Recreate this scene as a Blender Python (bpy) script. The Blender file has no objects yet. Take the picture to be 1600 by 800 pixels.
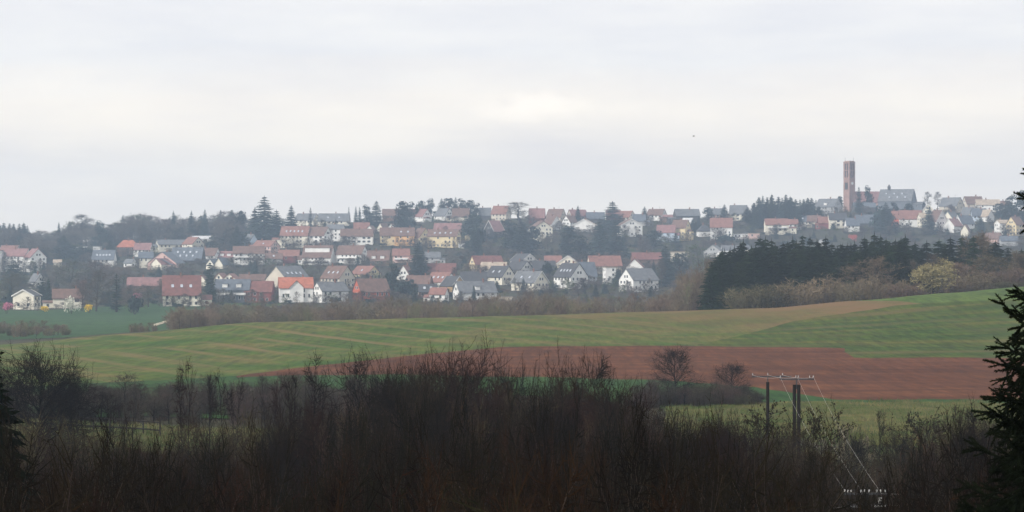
import bpy, math, random
import numpy as np
from mathutils import Vector, Matrix

R = math.radians
SC = bpy.context.scene
COL = SC.collection
F = 3608.0                     # focal length in photo pixels (1600 wide)

# ---------------------------------------------------------------- camera
cam_d = bpy.data.cameras.new("camera")
cam = bpy.data.objects.new("camera", cam_d)
COL.objects.link(cam)
cam.location = (0, 0, 0)
cam.rotation_euler = (R(90), 0, 0)
cam_d.sensor_width = 36.0
cam_d.lens = F / 1600.0 * 36.0
cam_d.clip_start = 0.5
cam_d.clip_end = 9000.0
SC.camera = cam

# ---------------------------------------------------------------- light
SUN_EL, SUN_AZ = R(34), R(-128)       # soft sun behind thin cloud: from the left, a little behind the camera
world = bpy.data.worlds.new("World")
SC.world = world
world.use_nodes = True
wn, wl = world.node_tree.nodes, world.node_tree.links
wn.clear()
wout = wn.new("ShaderNodeOutputWorld")
bg = wn.new("ShaderNodeBackground")
tc = wn.new("ShaderNodeTexCoord")
sky = wn.new("ShaderNodeTexSky")
sky.sky_type = 'NISHITA'
sky.sun_disc = False
sky.sun_elevation = SUN_EL
sky.sun_rotation = SUN_AZ % (2 * math.pi)
sk = wn.new("ShaderNodeMix"); sk.data_type = 'RGBA'; sk.blend_type = 'MULTIPLY'
sk.inputs[0].default_value = 1.0
sk.inputs[7].default_value = (0.1, 0.1, 0.1, 1)
wl.new(sky.outputs[0], sk.inputs[6])
mp = wn.new("ShaderNodeMapping")
mp.inputs['Scale'].default_value = (3.2, 3.2, 26.0)
mp.inputs['Location'].default_value = (0.35, 0.2, 0.55)
wl.new(tc.outputs['Generated'], mp.inputs[0])
nz = wn.new("ShaderNodeTexNoise")
nz.inputs['Scale'].default_value = 1.9
nz.inputs['Detail'].default_value = 5.0
nz.inputs['Roughness'].default_value = 0.56
wl.new(mp.outputs[0], nz.inputs[0])
rp = wn.new("ShaderNodeValToRGB")
el = rp.color_ramp.elements
el[0].position = 0.36; el[0].color = (0.79, 0.782, 0.802, 1)
el[1].position = 0.64; el[1].color = (0.925, 0.90, 0.865, 1)
nz3 = wn.new("ShaderNodeTexNoise"); nz3.inputs['Scale'].default_value = 11.0; nz3.inputs['Detail'].default_value = 7.0; nz3.inputs['Roughness'].default_value = .6
mp3 = wn.new("ShaderNodeMapping"); mp3.inputs['Scale'].default_value = (1, 1, 3.0)
wl.new(tc.outputs['Generated'], mp3.inputs[0]); wl.new(mp3.outputs[0], nz3.inputs[0])
nzm = wn.new("ShaderNodeMix"); nzm.data_type = 'FLOAT'; nzm.inputs[0].default_value = .5
wl.new(nz.outputs[0], nzm.inputs[2]); wl.new(nz3.outputs[0], nzm.inputs[3])
wl.new(nzm.outputs[0], rp.inputs[0])
# overcast layering by elevation: a paler band low over the ridge, a bluer layer above it
sx_ = wn.new("ShaderNodeSeparateXYZ")
wl.new(tc.outputs['Generated'], sx_.inputs[0])
wob = wn.new("ShaderNodeMath"); wob.operation = 'MULTIPLY_ADD'
wob.inputs[1].default_value = 0.035; wob.inputs[2].default_value = -0.0175
wl.new(nz.outputs[0], wob.inputs[0])
els = wn.new("ShaderNodeMath"); els.operation = 'ADD'
wl.new(sx_.outputs[2], els.inputs[0]); wl.new(wob.outputs[0], els.inputs[1])
band = wn.new("ShaderNodeValToRGB")
be = band.color_ramp.elements
be[0].position = 0.0; be[0].color = (1.12, 1.06, 0.965, 1)
be[1].position = 0.25; be[1].color = (0.95, 0.96, 0.975, 1)
for pos, c in ((0.042, (1.06, 1.015, 0.96, 1)), (0.054, (1.11, 1.055, .975, 1)), (0.069, (1.11, 1.055, .975, 1)), (0.088, (0.95, 0.96, 0.98, 1)), (0.112, (0.965, 0.97, 0.985, 1))):
    e_ = be.new(pos); e_.color = c
wl.new(els.outputs[0], band.inputs[0])
bm_ = wn.new("ShaderNodeMix"); bm_.data_type = 'RGBA'; bm_.blend_type = 'MULTIPLY'; bm_.inputs[0].default_value = 1.0
wl.new(rp.outputs[0], bm_.inputs[6]); wl.new(band.outputs[0], bm_.inputs[7])
# a thin place in the cloud where it glows
dot = wn.new("ShaderNodeVectorMath"); dot.operation = 'DISTANCE'
gd = Vector((52 / F, 1.0, 232 / F)).normalized(); gd.z *= 2.6
dot.inputs[1].default_value = gd
gmap = wn.new("ShaderNodeMapping"); gmap.inputs['Scale'].default_value = (1, 1, 2.6)
wl.new(tc.outputs['Generated'], gmap.inputs[0]); wl.new(gmap.outputs[0], dot.inputs[0])
gl = wn.new("ShaderNodeMapRange")
gl.interpolation_type = 'SMOOTHERSTEP'
gl.inputs['From Min'].default_value = 0.0; gl.inputs['From Max'].default_value = 0.050
gl.inputs['To Min'].default_value = 1.0; gl.inputs['To Max'].default_value = 0.0
gnz = wn.new("ShaderNodeTexNoise"); gnz.inputs['Scale'].default_value = 34.0; gnz.inputs['Detail'].default_value = 6.0; gnz.inputs['Roughness'].default_value = .6
wl.new(gmap.outputs[0], gnz.inputs[0])
gad = wn.new("ShaderNodeMath"); gad.operation = 'MULTIPLY_ADD'; gad.inputs[1].default_value = .13; gad.inputs[2].default_value = -.056
wl.new(gnz.outputs[0], gad.inputs[0])
gds = wn.new("ShaderNodeMath"); gds.operation = 'ADD'; wl.new(dot.outputs['Value'], gds.inputs[0]); wl.new(gad.outputs[0], gds.inputs[1])
wl.new(gds.outputs[0], gl.inputs[0])
glm = wn.new("ShaderNodeMath"); glm.operation = 'MULTIPLY'
nz2 = wn.new("ShaderNodeTexNoise"); nz2.inputs['Scale'].default_value = 26.0; nz2.inputs['Detail'].default_value = 6.0
mp2 = wn.new("ShaderNodeMapping"); mp2.inputs['Scale'].default_value = (1, 1, 2.2)
wl.new(tc.outputs['Generated'], mp2.inputs[0]); wl.new(mp2.outputs[0], nz2.inputs[0])
nr2 = wn.new("ShaderNodeMapRange"); nr2.inputs['From Min'].default_value = .38; nr2.inputs['From Max'].default_value = .66
wl.new(nz2.outputs[0], nr2.inputs[0])
wl.new(gl.outputs[0], glm.inputs[0]); wl.new(nr2.outputs[0], glm.inputs[1])
gm = wn.new("ShaderNodeMix"); gm.data_type = 'RGBA'; gm.blend_type = 'ADD'
gm.inputs[7].default_value = (0.15, 0.13, 0.095, 1)
wl.new(glm.outputs[0], gm.inputs[0])
wl.new(bm_.outputs[2], gm.inputs[6])
mx = wn.new("ShaderNodeMix"); mx.data_type = 'RGBA'
mx.inputs[0].default_value = 0.96
wl.new(sk.outputs[2], mx.inputs[6])
wl.new(gm.outputs[2], mx.inputs[7])
wl.new(mx.outputs[2], bg.inputs[0])
bg.inputs[1].default_value = 1.2
wl.new(bg.outputs[0], wout.inputs[0])

sun_d = bpy.data.lights.new("sun", 'SUN')
sun_d.energy = 3.6
sun_d.angle = R(12)
sun_d.color = (1.0, 0.95, 0.88)
sun = bpy.data.objects.new("sun", sun_d)
COL.objects.link(sun)
# light travels along local -Z; the sun stands at azimuth SUN_AZ (from +Y, clockwise), elevation SUN_EL
sdir = Vector((math.sin(SUN_AZ) * math.cos(SUN_EL), math.cos(SUN_AZ) * math.cos(SUN_EL), math.sin(SUN_EL)))
sun.rotation_euler = sdir.to_track_quat('Z', 'Y').to_euler()

vs = SC.view_settings
vs.view_transform = 'Standard'; vs.look = 'None'; vs.exposure = 0.0; vs.gamma = 1.0; vs.use_curve_mapping = False
SC.render.engine = 'CYCLES'
cy = SC.cycles
cy.max_bounces = 5; cy.diffuse_bounces = 2; cy.glossy_bounces = 2; cy.transmission_bounces = 2
cy.volume_bounces = 1; cy.use_denoising = True
cy.sample_clamp_indirect = 4.0

# ---------------------------------------------------------------- materials
MATS = {}
def mat(name, col, var=0.25, scale=1.2, rough=0.85, rnd=0.0, spec=0.3, metal=0.0, detail=4.0, bump=0.0, hue=0.0, stretch=None):
    """procedural colour: noise between a darker and a lighter tone, optional change per object"""
    if name in MATS: return MATS[name]
    m = bpy.data.materials.new(name); m.use_nodes = True
    n, l = m.node_tree.nodes, m.node_tree.links
    b = n['Principled BSDF']
    b.inputs['Roughness'].default_value = rough
    b.inputs['Specular IOR Level'].default_value = spec
    b.inputs['Metallic'].default_value = metal
    t = n.new("ShaderNodeTexCoord")
    z = n.new("ShaderNodeTexNoise"); z.inputs['Scale'].default_value = scale; z.inputs['Detail'].default_value = detail
    if stretch:
        q = n.new("ShaderNodeMapping"); q.inputs['Scale'].default_value = stretch
        l.new(t.outputs['Object'], q.inputs[0]); l.new(q.outputs[0], z.inputs[0])
    else:
        l.new(t.outputs['Object'], z.inputs[0])
    r = n.new("ShaderNodeValToRGB")
    a, c = r.color_ramp.elements
    a.position = 0.3; c.position = 0.7
    a.color = tuple(min(1, x * (1 - var)) for x in col) + (1,)
    c.color = tuple(min(1, x * (1 + var)) for x in col) + (1,)
    l.new(z.outputs[0], r.inputs[0])
    out = r.outputs[0]
    if rnd:
        oi = n.new("ShaderNodeObjectInfo")
        hs = n.new("ShaderNodeHueSaturation")
        mr = n.new("ShaderNodeMapRange")
        mr.inputs['To Min'].default_value = 1 - rnd; mr.inputs['To Max'].default_value = 1 + rnd
        l.new(oi.outputs['Random'], mr.inputs[0]); l.new(mr.outputs[0], hs.inputs['Value'])
        if hue:
            m2 = n.new("ShaderNodeMath"); m2.operation = 'MULTIPLY'; m2.inputs[1].default_value = 7.31
            m3 = n.new("ShaderNodeMath"); m3.operation = 'FRACT'
            mh = n.new("ShaderNodeMapRange")
            mh.inputs['To Min'].default_value = 0.5 - hue; mh.inputs['To Max'].default_value = 0.5 + hue
            l.new(oi.outputs['Random'], m2.inputs[0]); l.new(m2.outputs[0], m3.inputs[0]); l.new(m3.outputs[0], mh.inputs[0])
            l.new(mh.outputs[0], hs.inputs['Hue'])
        l.new(out, hs.inputs['Color']); out = hs.outputs[0]
    l.new(out, b.inputs['Base Color'])
    if bump:
        bp = n.new("ShaderNodeBump"); bp.inputs['Strength'].default_value = bump; bp.inputs['Distance'].default_value = 0.05
        l.new(z.outputs[0], bp.inputs['Height']); l.new(bp.outputs[0], b.inputs['Normal'])
    MATS[name] = m
    return m

# ---------------------------------------------------------------- mesh and object helpers
class MB:
    def __init__(s): s.v = []; s.f = []; s.m = []
    def add(s, vs, fs, m=0):
        o = len(s.v); s.v.extend(vs)
        for f in fs: s.f.append(tuple(i + o for i in f)); s.m.append(m)
    def box(s, c, d, m=0, rz=0.0):
        x, y, z = d[0] / 2, d[1] / 2, d[2] / 2
        ca, sa = math.cos(rz), math.sin(rz)
        vs = []
        for i in (-1, 1):
            for j in (-1, 1):
                for k in (-1, 1):
                    px, py = i * x, j * y
                    vs.append((c[0] + px * ca - py * sa, c[1] + px * sa + py * ca, c[2] + k * z))
        s.add(vs, [(0, 1, 3, 2), (4, 6, 7, 5), (0, 4, 5, 1), (2, 3, 7, 6), (0, 2, 6, 4), (1, 5, 7, 3)], m)
    def tube(s, p, q, r0, r1, n=3, m=0, cap=False):
        p = Vector(p); q = Vector(q); d = q - p
        if d.length < 1e-6: return
        d.normalize()
        u = d.orthogonal().normalized(); w = d.cross(u)
        vs = []
        for c, r in ((p, r0), (q, r1)):
            for i in range(n):
                a = 2 * math.pi * i / n
                vs.append(tuple(c + (u * math.cos(a) + w * math.sin(a)) * r))
        fs = [(i, (i + 1) % n, n + (i + 1) % n, n + i) for i in range(n)]
        if cap: fs += [tuple(range(n - 1, -1, -1)), tuple(range(n, 2 * n))]
        s.add(vs, fs, m)
    def spike(s, p, d, w, rng, m=0):
        d = Vector(d); u = d.cross(Vector((rng.uniform(-1, 1), rng.uniform(-1, 1), rng.uniform(-1, 1))))
        if u.length < 1e-6: return
        u = u.normalized() * (w / 2); p = Vector(p)
        s.add([tuple(p - u), tuple(p + u), tuple(p + d)], [(0, 1, 2)], m)
    def quad(s, c, r, rng, m=0, flat=1.0):
        a = Vector((rng.gauss(0, 1), rng.gauss(0, 1), rng.gauss(0, 1) * flat)).normalized()
        u = a.orthogonal().normalized(); w = a.cross(u)
        t = rng.uniform(0, 6.28); u2 = (u * math.cos(t) + w * math.sin(t)) * r; w2 = (w * math.cos(t) - u * math.sin(t)) * r * rng.uniform(.5, 1)
        c = Vector(c)
        s.add([tuple(c - u2), tuple(c + w2), tuple(c + u2), tuple(c - w2)], [(0, 1, 2, 3)], m)
    def mesh(s, name, mats, smooth=False):
        me = bpy.data.meshes.new(name)
        me.from_pydata(s.v, [], s.f)
        for m in mats: me.materials.append(m)
        if len(mats) > 1: me.polygons.foreach_set("material_index", s.m)
        if smooth: me.polygons.foreach_set("use_smooth", [True] * len(s.f))
        me.update()
        return me

def link(name, me, parent=None, loc=None):
    o = bpy.data.objects.new(name, me); COL.objects.link(o)
    if parent: o.parent = parent
    if loc: o.location = loc
    return o
def tag(o, label=None, cat=None, group=None, kind=None):
    if label: o['label'] = label
    if cat: o['category'] = cat
    if group: o['group'] = group
    if kind: o['kind'] = kind
    return o
def empty(name, loc, rz=0.0, scale=None):
    o = bpy.data.objects.new(name, None); COL.objects.link(o)
    o.empty_display_size = 0.5
    o.location = loc; o.rotation_euler = (0, 0, rz)
    if scale: o.scale = scale
    return o

# ---------------------------------------------------------------- terrain
# heights as pixel rows seen from the view point (horizon = row 400) at given distances, for five directions
PXN = [-400, 0, 200, 400, 560, 680, 800, 1000, 1200, 1340, 1480, 1600, 2000]
P5 = [0, 400, 800, 1200, 1600]
DT = [200, 250, 300, 380, 450, 520, 600, 700, 850, 1000, 1150]
T5 = [[665, 612, 590, 566, 550, 538, 533, 520, 502, 491, 475],
      [680, 625, 597, 560, 530, 505, 516, 518, 508, 494, 474],
      [689, 637, 587, 545, 517, 495, 512, 518, 515, 497, 473],
      [676, 628, 590, 547, 515, 483, 497, 507, 507, 495, 473],
      [672, 622, 590, 545, 497, 449, 458, 474, 482, 476, 460]]
RIDGE = {-400: 392, 0: 387, 200: 374, 400: 354, 560: 347, 680: 343, 800: 341, 1000: 345, 1200: 338, 1340: 330, 1480: 328, 1600: 330, 2000: 345}
NEARD = [-400, 0, 20, 40, 70, 100, 130, 150, 175]
NEARZ = [-6, -6, -8, -12, -16.5, -19, -20, -19.3, -17.2]
DN = NEARD + DT + [1400, 1700, 2000, 2150, 2500, 3000]
ZM = np.zeros((len(PXN), len(DN)))
for i, px in enumerate(PXN):
    row = [np.interp(px, P5, [T5[j][k] for j in range(5)]) for k in range(len(DT))]
    zs = [-(p - 400) / F * d for p, d in zip(row, DT)]
    rg = RIDGE[px]
    for d in (1400, 1700, 2000):
        p = row[-1] + (rg - row[-1]) * (d - 1150) / 850.0
        zs.append(-(p - 400) / F * d)
    zs += [zs[-1] - 3.0, zs[-1] - 30.0, zs[-1] - 75]
    nz_ = list(NEARZ)
    if px < 300: nz_[-1] = -14.6; nz_[-2] = -17.0
    ZM[i] = nz_ + zs
DNA = np.array(DN, float)
def _slopes(y):
    h = np.diff(DNA); d = np.diff(y) / h
    m = np.zeros_like(y)
    for k in range(1, len(y) - 1):
        if d[k - 1] * d[k] > 0:
            w1, w2 = 2 * h[k] + h[k - 1], h[k] + 2 * h[k - 1]
            m[k] = (w1 + w2) / (w1 / d[k - 1] + w2 / d[k])
    m[0], m[-1] = d[0], d[-1]
    return m
SM = np.array([_slopes(r) for r in ZM])
PXA = np.array(PXN, float)
def hgt(x, y):
    x = np.asarray(x, float); y = np.asarray(y, float)
    px = np.clip(800 + F * x / np.maximum(y, 1.0), PXN[0], PXN[-1] - 1e-3)
    yc = np.clip(y, DNA[0], DNA[-1] - 1e-3)
    k = np.clip(np.searchsorted(DNA, yc, side='right') - 1, 0, len(DNA) - 2)
    h = DNA[k + 1] - DNA[k]; t = (yc - DNA[k]) / h
    h00 = 2 * t**3 - 3 * t**2 + 1; h10 = t**3 - 2 * t**2 + t; h01 = -2 * t**3 + 3 * t**2; h11 = t**3 - t**2
    i = np.clip(np.searchsorted(PXA, px, side='right') - 1, 0, len(PXA) - 2)
    s = (px - PXA[i]) / (PXA[i + 1] - PXA[i]); s = s * s * (3 - 2 * s) * 0.5 + s * 0.5
    def col(i): return h00 * ZM[i, k] + h10 * h * SM[i, k] + h01 * ZM[i, k + 1] + h11 * h * SM[i, k + 1]
    return col(i) * (1 - s) + col(i + 1) * s
def G(px, D):
    x = (px - 800) / F * D
    return Vector((x, D, float(hgt(x, D))))
def dist_at(px, py, d0, d1):
    """distance on the ground where direction px shows row py, searching from d0 to d1"""
    ds = np.linspace(d0, d1, 400)
    rows = 400 - hgt((px - 800) / F * ds, ds) / ds * F
    s = np.nonzero((rows[:-1] - py) * (rows[1:] - py) <= 0)[0]
    if len(s) == 0:
        return float(ds[np.argmin(np.abs(rows - py))])
    k = s[0]; a, b = rows[k], rows[k + 1]
    return float(ds[k] + (ds[k + 1] - ds[k]) * ((a - py) / (a - b) if a != b else 0))

def grid_mesh(name, P, m):
    """P: (rows, cols, 3) -> mesh"""
    nr, nc = P.shape[:2]
    idx = np.arange(nr * nc).reshape(nr, nc)
    q = np.stack([idx[:-1, :-1], idx[:-1, 1:], idx[1:, 1:], idx[1:, :-1]], -1).reshape(-1, 4)
    me = bpy.data.meshes.new(name)
    me.vertices.add(nr * nc); me.vertices.foreach_set("co", P.reshape(-1))
    me.loops.add(q.size); me.loops.foreach_set("vertex_index", q.reshape(-1).astype(np.int32))
    me.polygons.add(len(q)); me.polygons.foreach_set("loop_start", np.arange(0, q.size, 4, dtype=np.int32))
    me.polygons.foreach_set("use_smooth", np.ones(len(q), bool))
    me.update(calc_edges=True); me.validate()
    me.materials.append(m)
    return me

def ground_mat(name, cols, scale, stripes=None, bump=0.4, tint=None, fine=7.0, streak=None):
    """cols: list of (pos, colour) over noise; stripes = (colour, direction angle, spacing m, strength)"""
    m = bpy.data.materials.new(name); m.use_nodes = True
    n, l = m.node_tree.nodes, m.node_tree.links
    b = n['Principled BSDF']; b.inputs['Roughness'].default_value = 0.95; b.inputs['Specular IOR Level'].default_value = 0.1
    t = n.new("ShaderNodeTexCoord")
    mp0 = n.new("ShaderNodeMapping")
    if streak:
        mp0.inputs['Rotation'].default_value = (0, 0, streak[0]); mp0.inputs['Scale'].default_value = (1, streak[1], 1)
    l.new(t.outputs['Object'], mp0.inputs[0])
    z = n.new("ShaderNodeTexNoise"); z.inputs['Scale'].default_value = scale; z.inputs['Detail'].default_value = fine; z.inputs['Roughness'].default_value = 0.62
    l.new(mp0.outputs[0], z.inputs[0])
    r = n.new("ShaderNodeValToRGB")
    e = r.color_ramp.elements
    e[0].position, e[0].color = cols[0][0], tuple(cols[0][1]) + (1,)
    e[1].position, e[1].color = cols[-1][0], tuple(cols[-1][1]) + (1,)
    for p, c in cols[1:-1]:
        k = e.new(p); k.color = tuple(c) + (1,)
    l.new(z.outputs[0], r.inputs[0])
    out = r.outputs[0]
    # fine grain
    g = n.new("ShaderNodeTexNoise"); g.inputs['Scale'].default_value = .55; g.inputs['Detail'].default_value = 9; g.inputs['Roughness'].default_value = .7
    gmp = n.new("ShaderNodeMapping"); gmp.inputs['Rotation'].default_value = (0, 0, R(-21)); gmp.inputs['Scale'].default_value = (1.3, .12, 1)
    l.new(t.outputs['Object'], gmp.inputs[0]); l.new(gmp.outputs[0], g.inputs[0])
    gm_ = n.new("ShaderNodeMapRange"); gm_.inputs['From Min'].default_value = .3; gm_.inputs['From Max'].default_value = .7
    gm_.inputs['To Min'].default_value = 0.48; gm_.inputs['To Max'].default_value = 1.52
    l.new(g.outputs[0], gm_.inputs[0])
    mm = n.new("ShaderNodeMix"); mm.data_type = 'RGBA'; mm.blend_type = 'MULTIPLY'; mm.inputs[0].default_value = 1
    cr = n.new("ShaderNodeCombineColor")
    for k in range(3): l.new(gm_.outputs[0], cr.inputs[k])
    l.new(out, mm.inputs[6]); l.new(cr.outputs[0], mm.inputs[7]); out = mm.outputs[2]
    for st in (stripes or []):
        scol, ang, sp, strength, sharp, dist = st
        rot = n.new("ShaderNodeMapping"); rot.inputs['Rotation'].default_value = (0, 0, ang)
        l.new(t.outputs['Object'], rot.inputs[0])
        w = n.new("ShaderNodeTexWave"); w.wave_type = 'BANDS'; w.bands_direction = 'X'
        w.inputs['Scale'].default_value = 0.314 / sp * 1.0
        w.inputs['Distortion'].default_value = dist; w.inputs['Detail'].default_value = 3; w.inputs['Detail Scale'].default_value = 0.35
        l.new(rot.outputs[0], w.inputs[0])
        mr = n.new("ShaderNodeMapRange"); mr.inputs['From Min'].default_value = sharp; mr.inputs['From Max'].default_value = 1.0
        l.new(w.outputs[1], mr.inputs[0])
        zz = n.new("ShaderNodeTexNoise"); zz.inputs['Scale'].default_value = 0.03; zz.inputs['Detail'].default_value = 4
        l.new(t.outputs['Object'], zz.inputs[0])
        zr = n.new("ShaderNodeMapRange"); zr.inputs['From Min'].default_value = .35; zr.inputs['From Max'].default_value = .62
        l.new(zz.outputs[0], zr.inputs[0])
        mu = n.new("ShaderNodeMath"); mu.operation = 'MULTIPLY'; l.new(mr.outputs[0], mu.inputs[0]); l.new(zr.outputs[0], mu.inputs[1])
        mu2 = n.new("ShaderNodeMath"); mu2.operation = 'MULTIPLY'; l.new(mu.outputs[0], mu2.inputs[0]); mu2.inputs[1].default_value = strength
        mx_ = n.new("ShaderNodeMix"); mx_.data_type = 'RGBA'; mx_.inputs[7].default_value = tuple(scol) + (1,)
        l.new(mu2.outputs[0], mx_.inputs[0]); l.new(out, mx_.inputs[6]); out = mx_.outputs[2]
    if tint:      # the soil shows through towards one side of the field: a gradient in the ground's own colour across x
        tcol, x0, x1, y0, y1, amt = tint
        sp_ = n.new("ShaderNodeSeparateXYZ"); l.new(t.outputs['Object'], sp_.inputs[0])
        a = n.new("ShaderNodeMapRange"); a.interpolation_type = 'SMOOTHSTEP'; a.inputs['From Min'].default_value = x0; a.inputs['From Max'].default_value = x1; l.new(sp_.outputs[0], a.inputs[0])
        c = n.new("ShaderNodeMapRange"); c.interpolation_type = 'SMOOTHSTEP'; c.inputs['From Min'].default_value = y0; c.inputs['From Max'].default_value = y1; l.new(sp_.outputs[1], c.inputs[0])
        mu = n.new("ShaderNodeMath"); mu.operation = 'MULTIPLY'; l.new(a.outputs[0], mu.inputs[0]); l.new(c.outputs[0], mu.inputs[1])
        mu2 = n.new("ShaderNodeMath"); mu2.operation = 'MULTIPLY'; l.new(mu.outputs[0], mu2.inputs[0]); l.new(z.outputs[0], mu2.inputs[1])
        mu3 = n.new("ShaderNodeMath"); mu3.operation = 'MULTIPLY'; mu3.use_clamp = True; l.new(mu2.outputs[0], mu3.inputs[0]); mu3.inputs[1].default_value = amt
        mx_ = n.new("ShaderNodeMix"); mx_.data_type = 'RGBA'; mx_.inputs[7].default_value = tuple(tcol) + (1,)
        l.new(mu3.outputs[0], mx_.inputs[0]); l.new(out, mx_.inputs[6]); out = mx_.outputs[2]
    l.new(out, b.inputs['Base Color'])
    bp = n.new("ShaderNodeBump"); bp.inputs['Strength'].default_value = bump; bp.inputs['Distance'].default_value = 0.15
    l.new(g.outputs[0], bp.inputs['Height']); l.new(bp.outputs[0], b.inputs['Normal'])
    return m

M_GROUND = ground_mat("scrub_ground", [(.3, (.028, .025, .015)), (.5, (.045, .040, .024)), (.7, (.045, .050, .022))], 0.02)
ys = np.concatenate([np.arange(-150, 0, 30), np.arange(0, 320, 5), np.arange(320, 1000, 11), np.arange(1000, 2600, 24)]).astype(float)
us = np.linspace(-0.72, 0.72, 150)
YY, UU = np.meshgrid(ys, us, indexing='ij')
XX = UU * (np.maximum(YY, 0) + 160)
link("ground", grid_mesh("ground", np.stack([XX, YY, hgt(XX, YY)], -1), M_GROUND))['kind'] = 'structure'

def line(pts):
    xs = [p[0] for p in pts]; yv = [p[1] for p in pts]
    return lambda px: float(np.interp(px, xs, yv))
def patch(name, px0, px1, bot, top, m, off, near=(180, 540), top_is_D=False, nr=40, step=10, bot_is_D=False):
    off = max(off, .05) + .07
    cols = np.arange(px0, px1 + 1, step)
    P = np.zeros((nr, len(cols), 3))
    for j, px in enumerate(cols):
        a = bot(px) if bot_is_D else dist_at(px, bot(px), *near)
        a += math.sin(px * .031) * .9 + math.sin(px * .113 + 1) * .45 + math.sin(px * .47) * .2
        b = top(px) if top_is_D else dist_at(px, top(px), *near) + math.sin(px * .031) * .9 + math.sin(px * .113 + 1) * .45 + math.sin(px * .47) * .2
        d = np.linspace(a, max(b, a + 0.5), nr)
        x = (px - 800) / F * d
        P[:, j, 0] = x; P[:, j, 1] = d; P[:, j, 2] = hgt(x, d) + off
    o = link(name, grid_mesh(name, P, m)); o['kind'] = 'structure'
    return o
B1 = line([(-150, 612), (60, 606), (130, 600), (250, 596), (370, 588), (560, 565), (780, 543), (1000, 541), (1190, 543), (1320, 545)])
B1R = line([(1310, 545), (1335, 560), (1550, 560), (1700, 560)])
B2 = line([(330, 592), (420, 589), (600, 586), (800, 590), (1000, 594), (1180, 606), (1215, 612), (1300, 626), (1700, 626)])
B3 = line([(330, 604), (600, 610), (800, 618), (1000, 632), (1100, 634), (1200, 630), (1300, 629), (1700, 632)])
GT = line([(1080, 541.5), (1120, 533), (1170, 522), (1240, 503), (1330, 489), (1400, 478), (1560, 469), (1700, 462)])
CREST = line([(-150, 505), (0, 510), (300, 522), (900, 530), (1300, 534), (1700, 540)])
TAN = (.17, .115, .05)
M_CROP = ground_mat("young_crop", [(.38, (.034, .074, .007)), (.5, (.055, .086, .011)), (.62, (.098, .094, .022))], 0.05,
                    stripes=[(TAN, R(-21), 11.0, .6, .82, .5), ((.100, .092, .034), R(-21), 2.4, .5, .45, .7), (TAN, R(-21), 23.0, .5, .93, .4)], tint=((.15, .09, .04), -20, 75, 400, 525, 1.9))
M_GREEN = ground_mat("winter_wheat", [(.38, (.024, .054, .004)), (.5, (.040, .066, .006)), (.62, (.076, .078, .012))], 0.035,
                     stripes=[((.085, .075, .022), R(80), 3.2, .4, .5, .8), ((.11, .080, .03), R(80), 26.0, .6, .72, 1.2)], streak=(R(-6), 4))
M_RED = ground_mat("ploughed_soil", [(.38, (.066, .021, .008)), (.5, (.086, .029, .011)), (.62, (.110, .042, .017))], 0.035,
                   stripes=[((.125, .044, .021), R(86), 2.2, .55, .4, .8), ((.060, .020, .009), R(86), 17.0, .5, .7, 1.0)], streak=(R(-3), 5), bump=.8)
M_STRIP = ground_mat("grass_strip", [(.3, (.013, .044, .008)), (.7, (.030, .070, .014))], 0.05)
M_MEADOW = ground_mat("dry_meadow", [(.3, (.040, .052, .010)), (.5, (.062, .070, .014)), (.7, (.095, .088, .026))], 0.06, streak=(0, 3))
M_LIGHT = ground_mat("fresh_grass", [(.3, (.048, .088, .014)), (.7, (.082, .110, .022))], 0.05)
M_FARF = ground_mat("valley_grass", [(.3, (.020, .055, .014)), (.7, (.034, .075, .02))], 0.02)
def TOPC(px):
    c = CREST(px)
    if px <= 1300: return c
    t = min(1, (px - 1300) / 140.0)
    return c + (dist_at(px, GT(px), 180, 540) - c) * t
patch("crop_field", -150, 1090, B1, CREST, M_CROP, 0.05, top_is_D=True, nr=60)
patch("crop_field", 1090, 1330, GT, lambda p: TOPC(p), M_CROP, 0.05, top_is_D=True, nr=40)
patch("wheat_field", 1090, 1320, B1, GT, M_GREEN, 0.05)
patch("wheat_field", 1320, 1700, B1R, GT, M_GREEN, 0.05, step=5)
patch("crop_field", 1330, 1440, GT, TOPC, M_CROP, 0.05, top_is_D=True, nr=30)
patch("grass_strip", 1300, 1700, TOPC, CREST, M_LIGHT, 0.05, top_is_D=True, bot_is_D=True)
patch("ploughed_field", 370, 1320, B2, B1, M_RED, 0.05)
patch("ploughed_field", 1320, 1700, B2, B1R, M_RED, 0.05, step=5)
patch("grass_strip", 330, 1700, B3, B2, M_STRIP, 0.05, nr=12)
patch("grass_strip", -150, 370, line([(-150, 646), (100, 652), (370, 655)]), B1, M_STRIP, 0.04, nr=12)
patch("dry_meadow", 1040, 1700, line([(1040, 672), (1700, 716)]), B3, M_MEADOW, 0.05, nr=20, near=(178, 400))
M_MEADOWL = ground_mat("moss_meadow", [(.36, (.022, .028, .005)), (.5, (.040, .042, .008)), (.64, (.068, .050, .014))], 0.08, streak=(0, 3))
patch("dry_meadow", -80, 470, line([(-80, 726), (470, 730)]), line([(-80, 648), (60, 654), (240, 668), (470, 676)]), M_MEADOWL, 0.05, nr=20, near=(152, 300))
patch("valley_field", -150, 440, line([(-150, 540), (0, 532), (440, 514)]), line([(-150, 482), (60, 486), (250, 474), (440, 474)]), M_FARF, 0.05, nr=30, near=(540, 1200))
M_TRACK = ground_mat("gravel_track", [(.3, (.40, .34, .24)), (.7, (.55, .48, .36))], 0.3)
for dx in (0, 9):
    patch("gravel_track", 240, 266, line([(240, 511 - dx * .2), (266, 503 - dx * .2)]), line([(240, 509.3 - dx * .2), (266, 501.8 - dx * .2)]), M_TRACK, 0.15, nr=4, step=2, near=(560, 1100))

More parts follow.
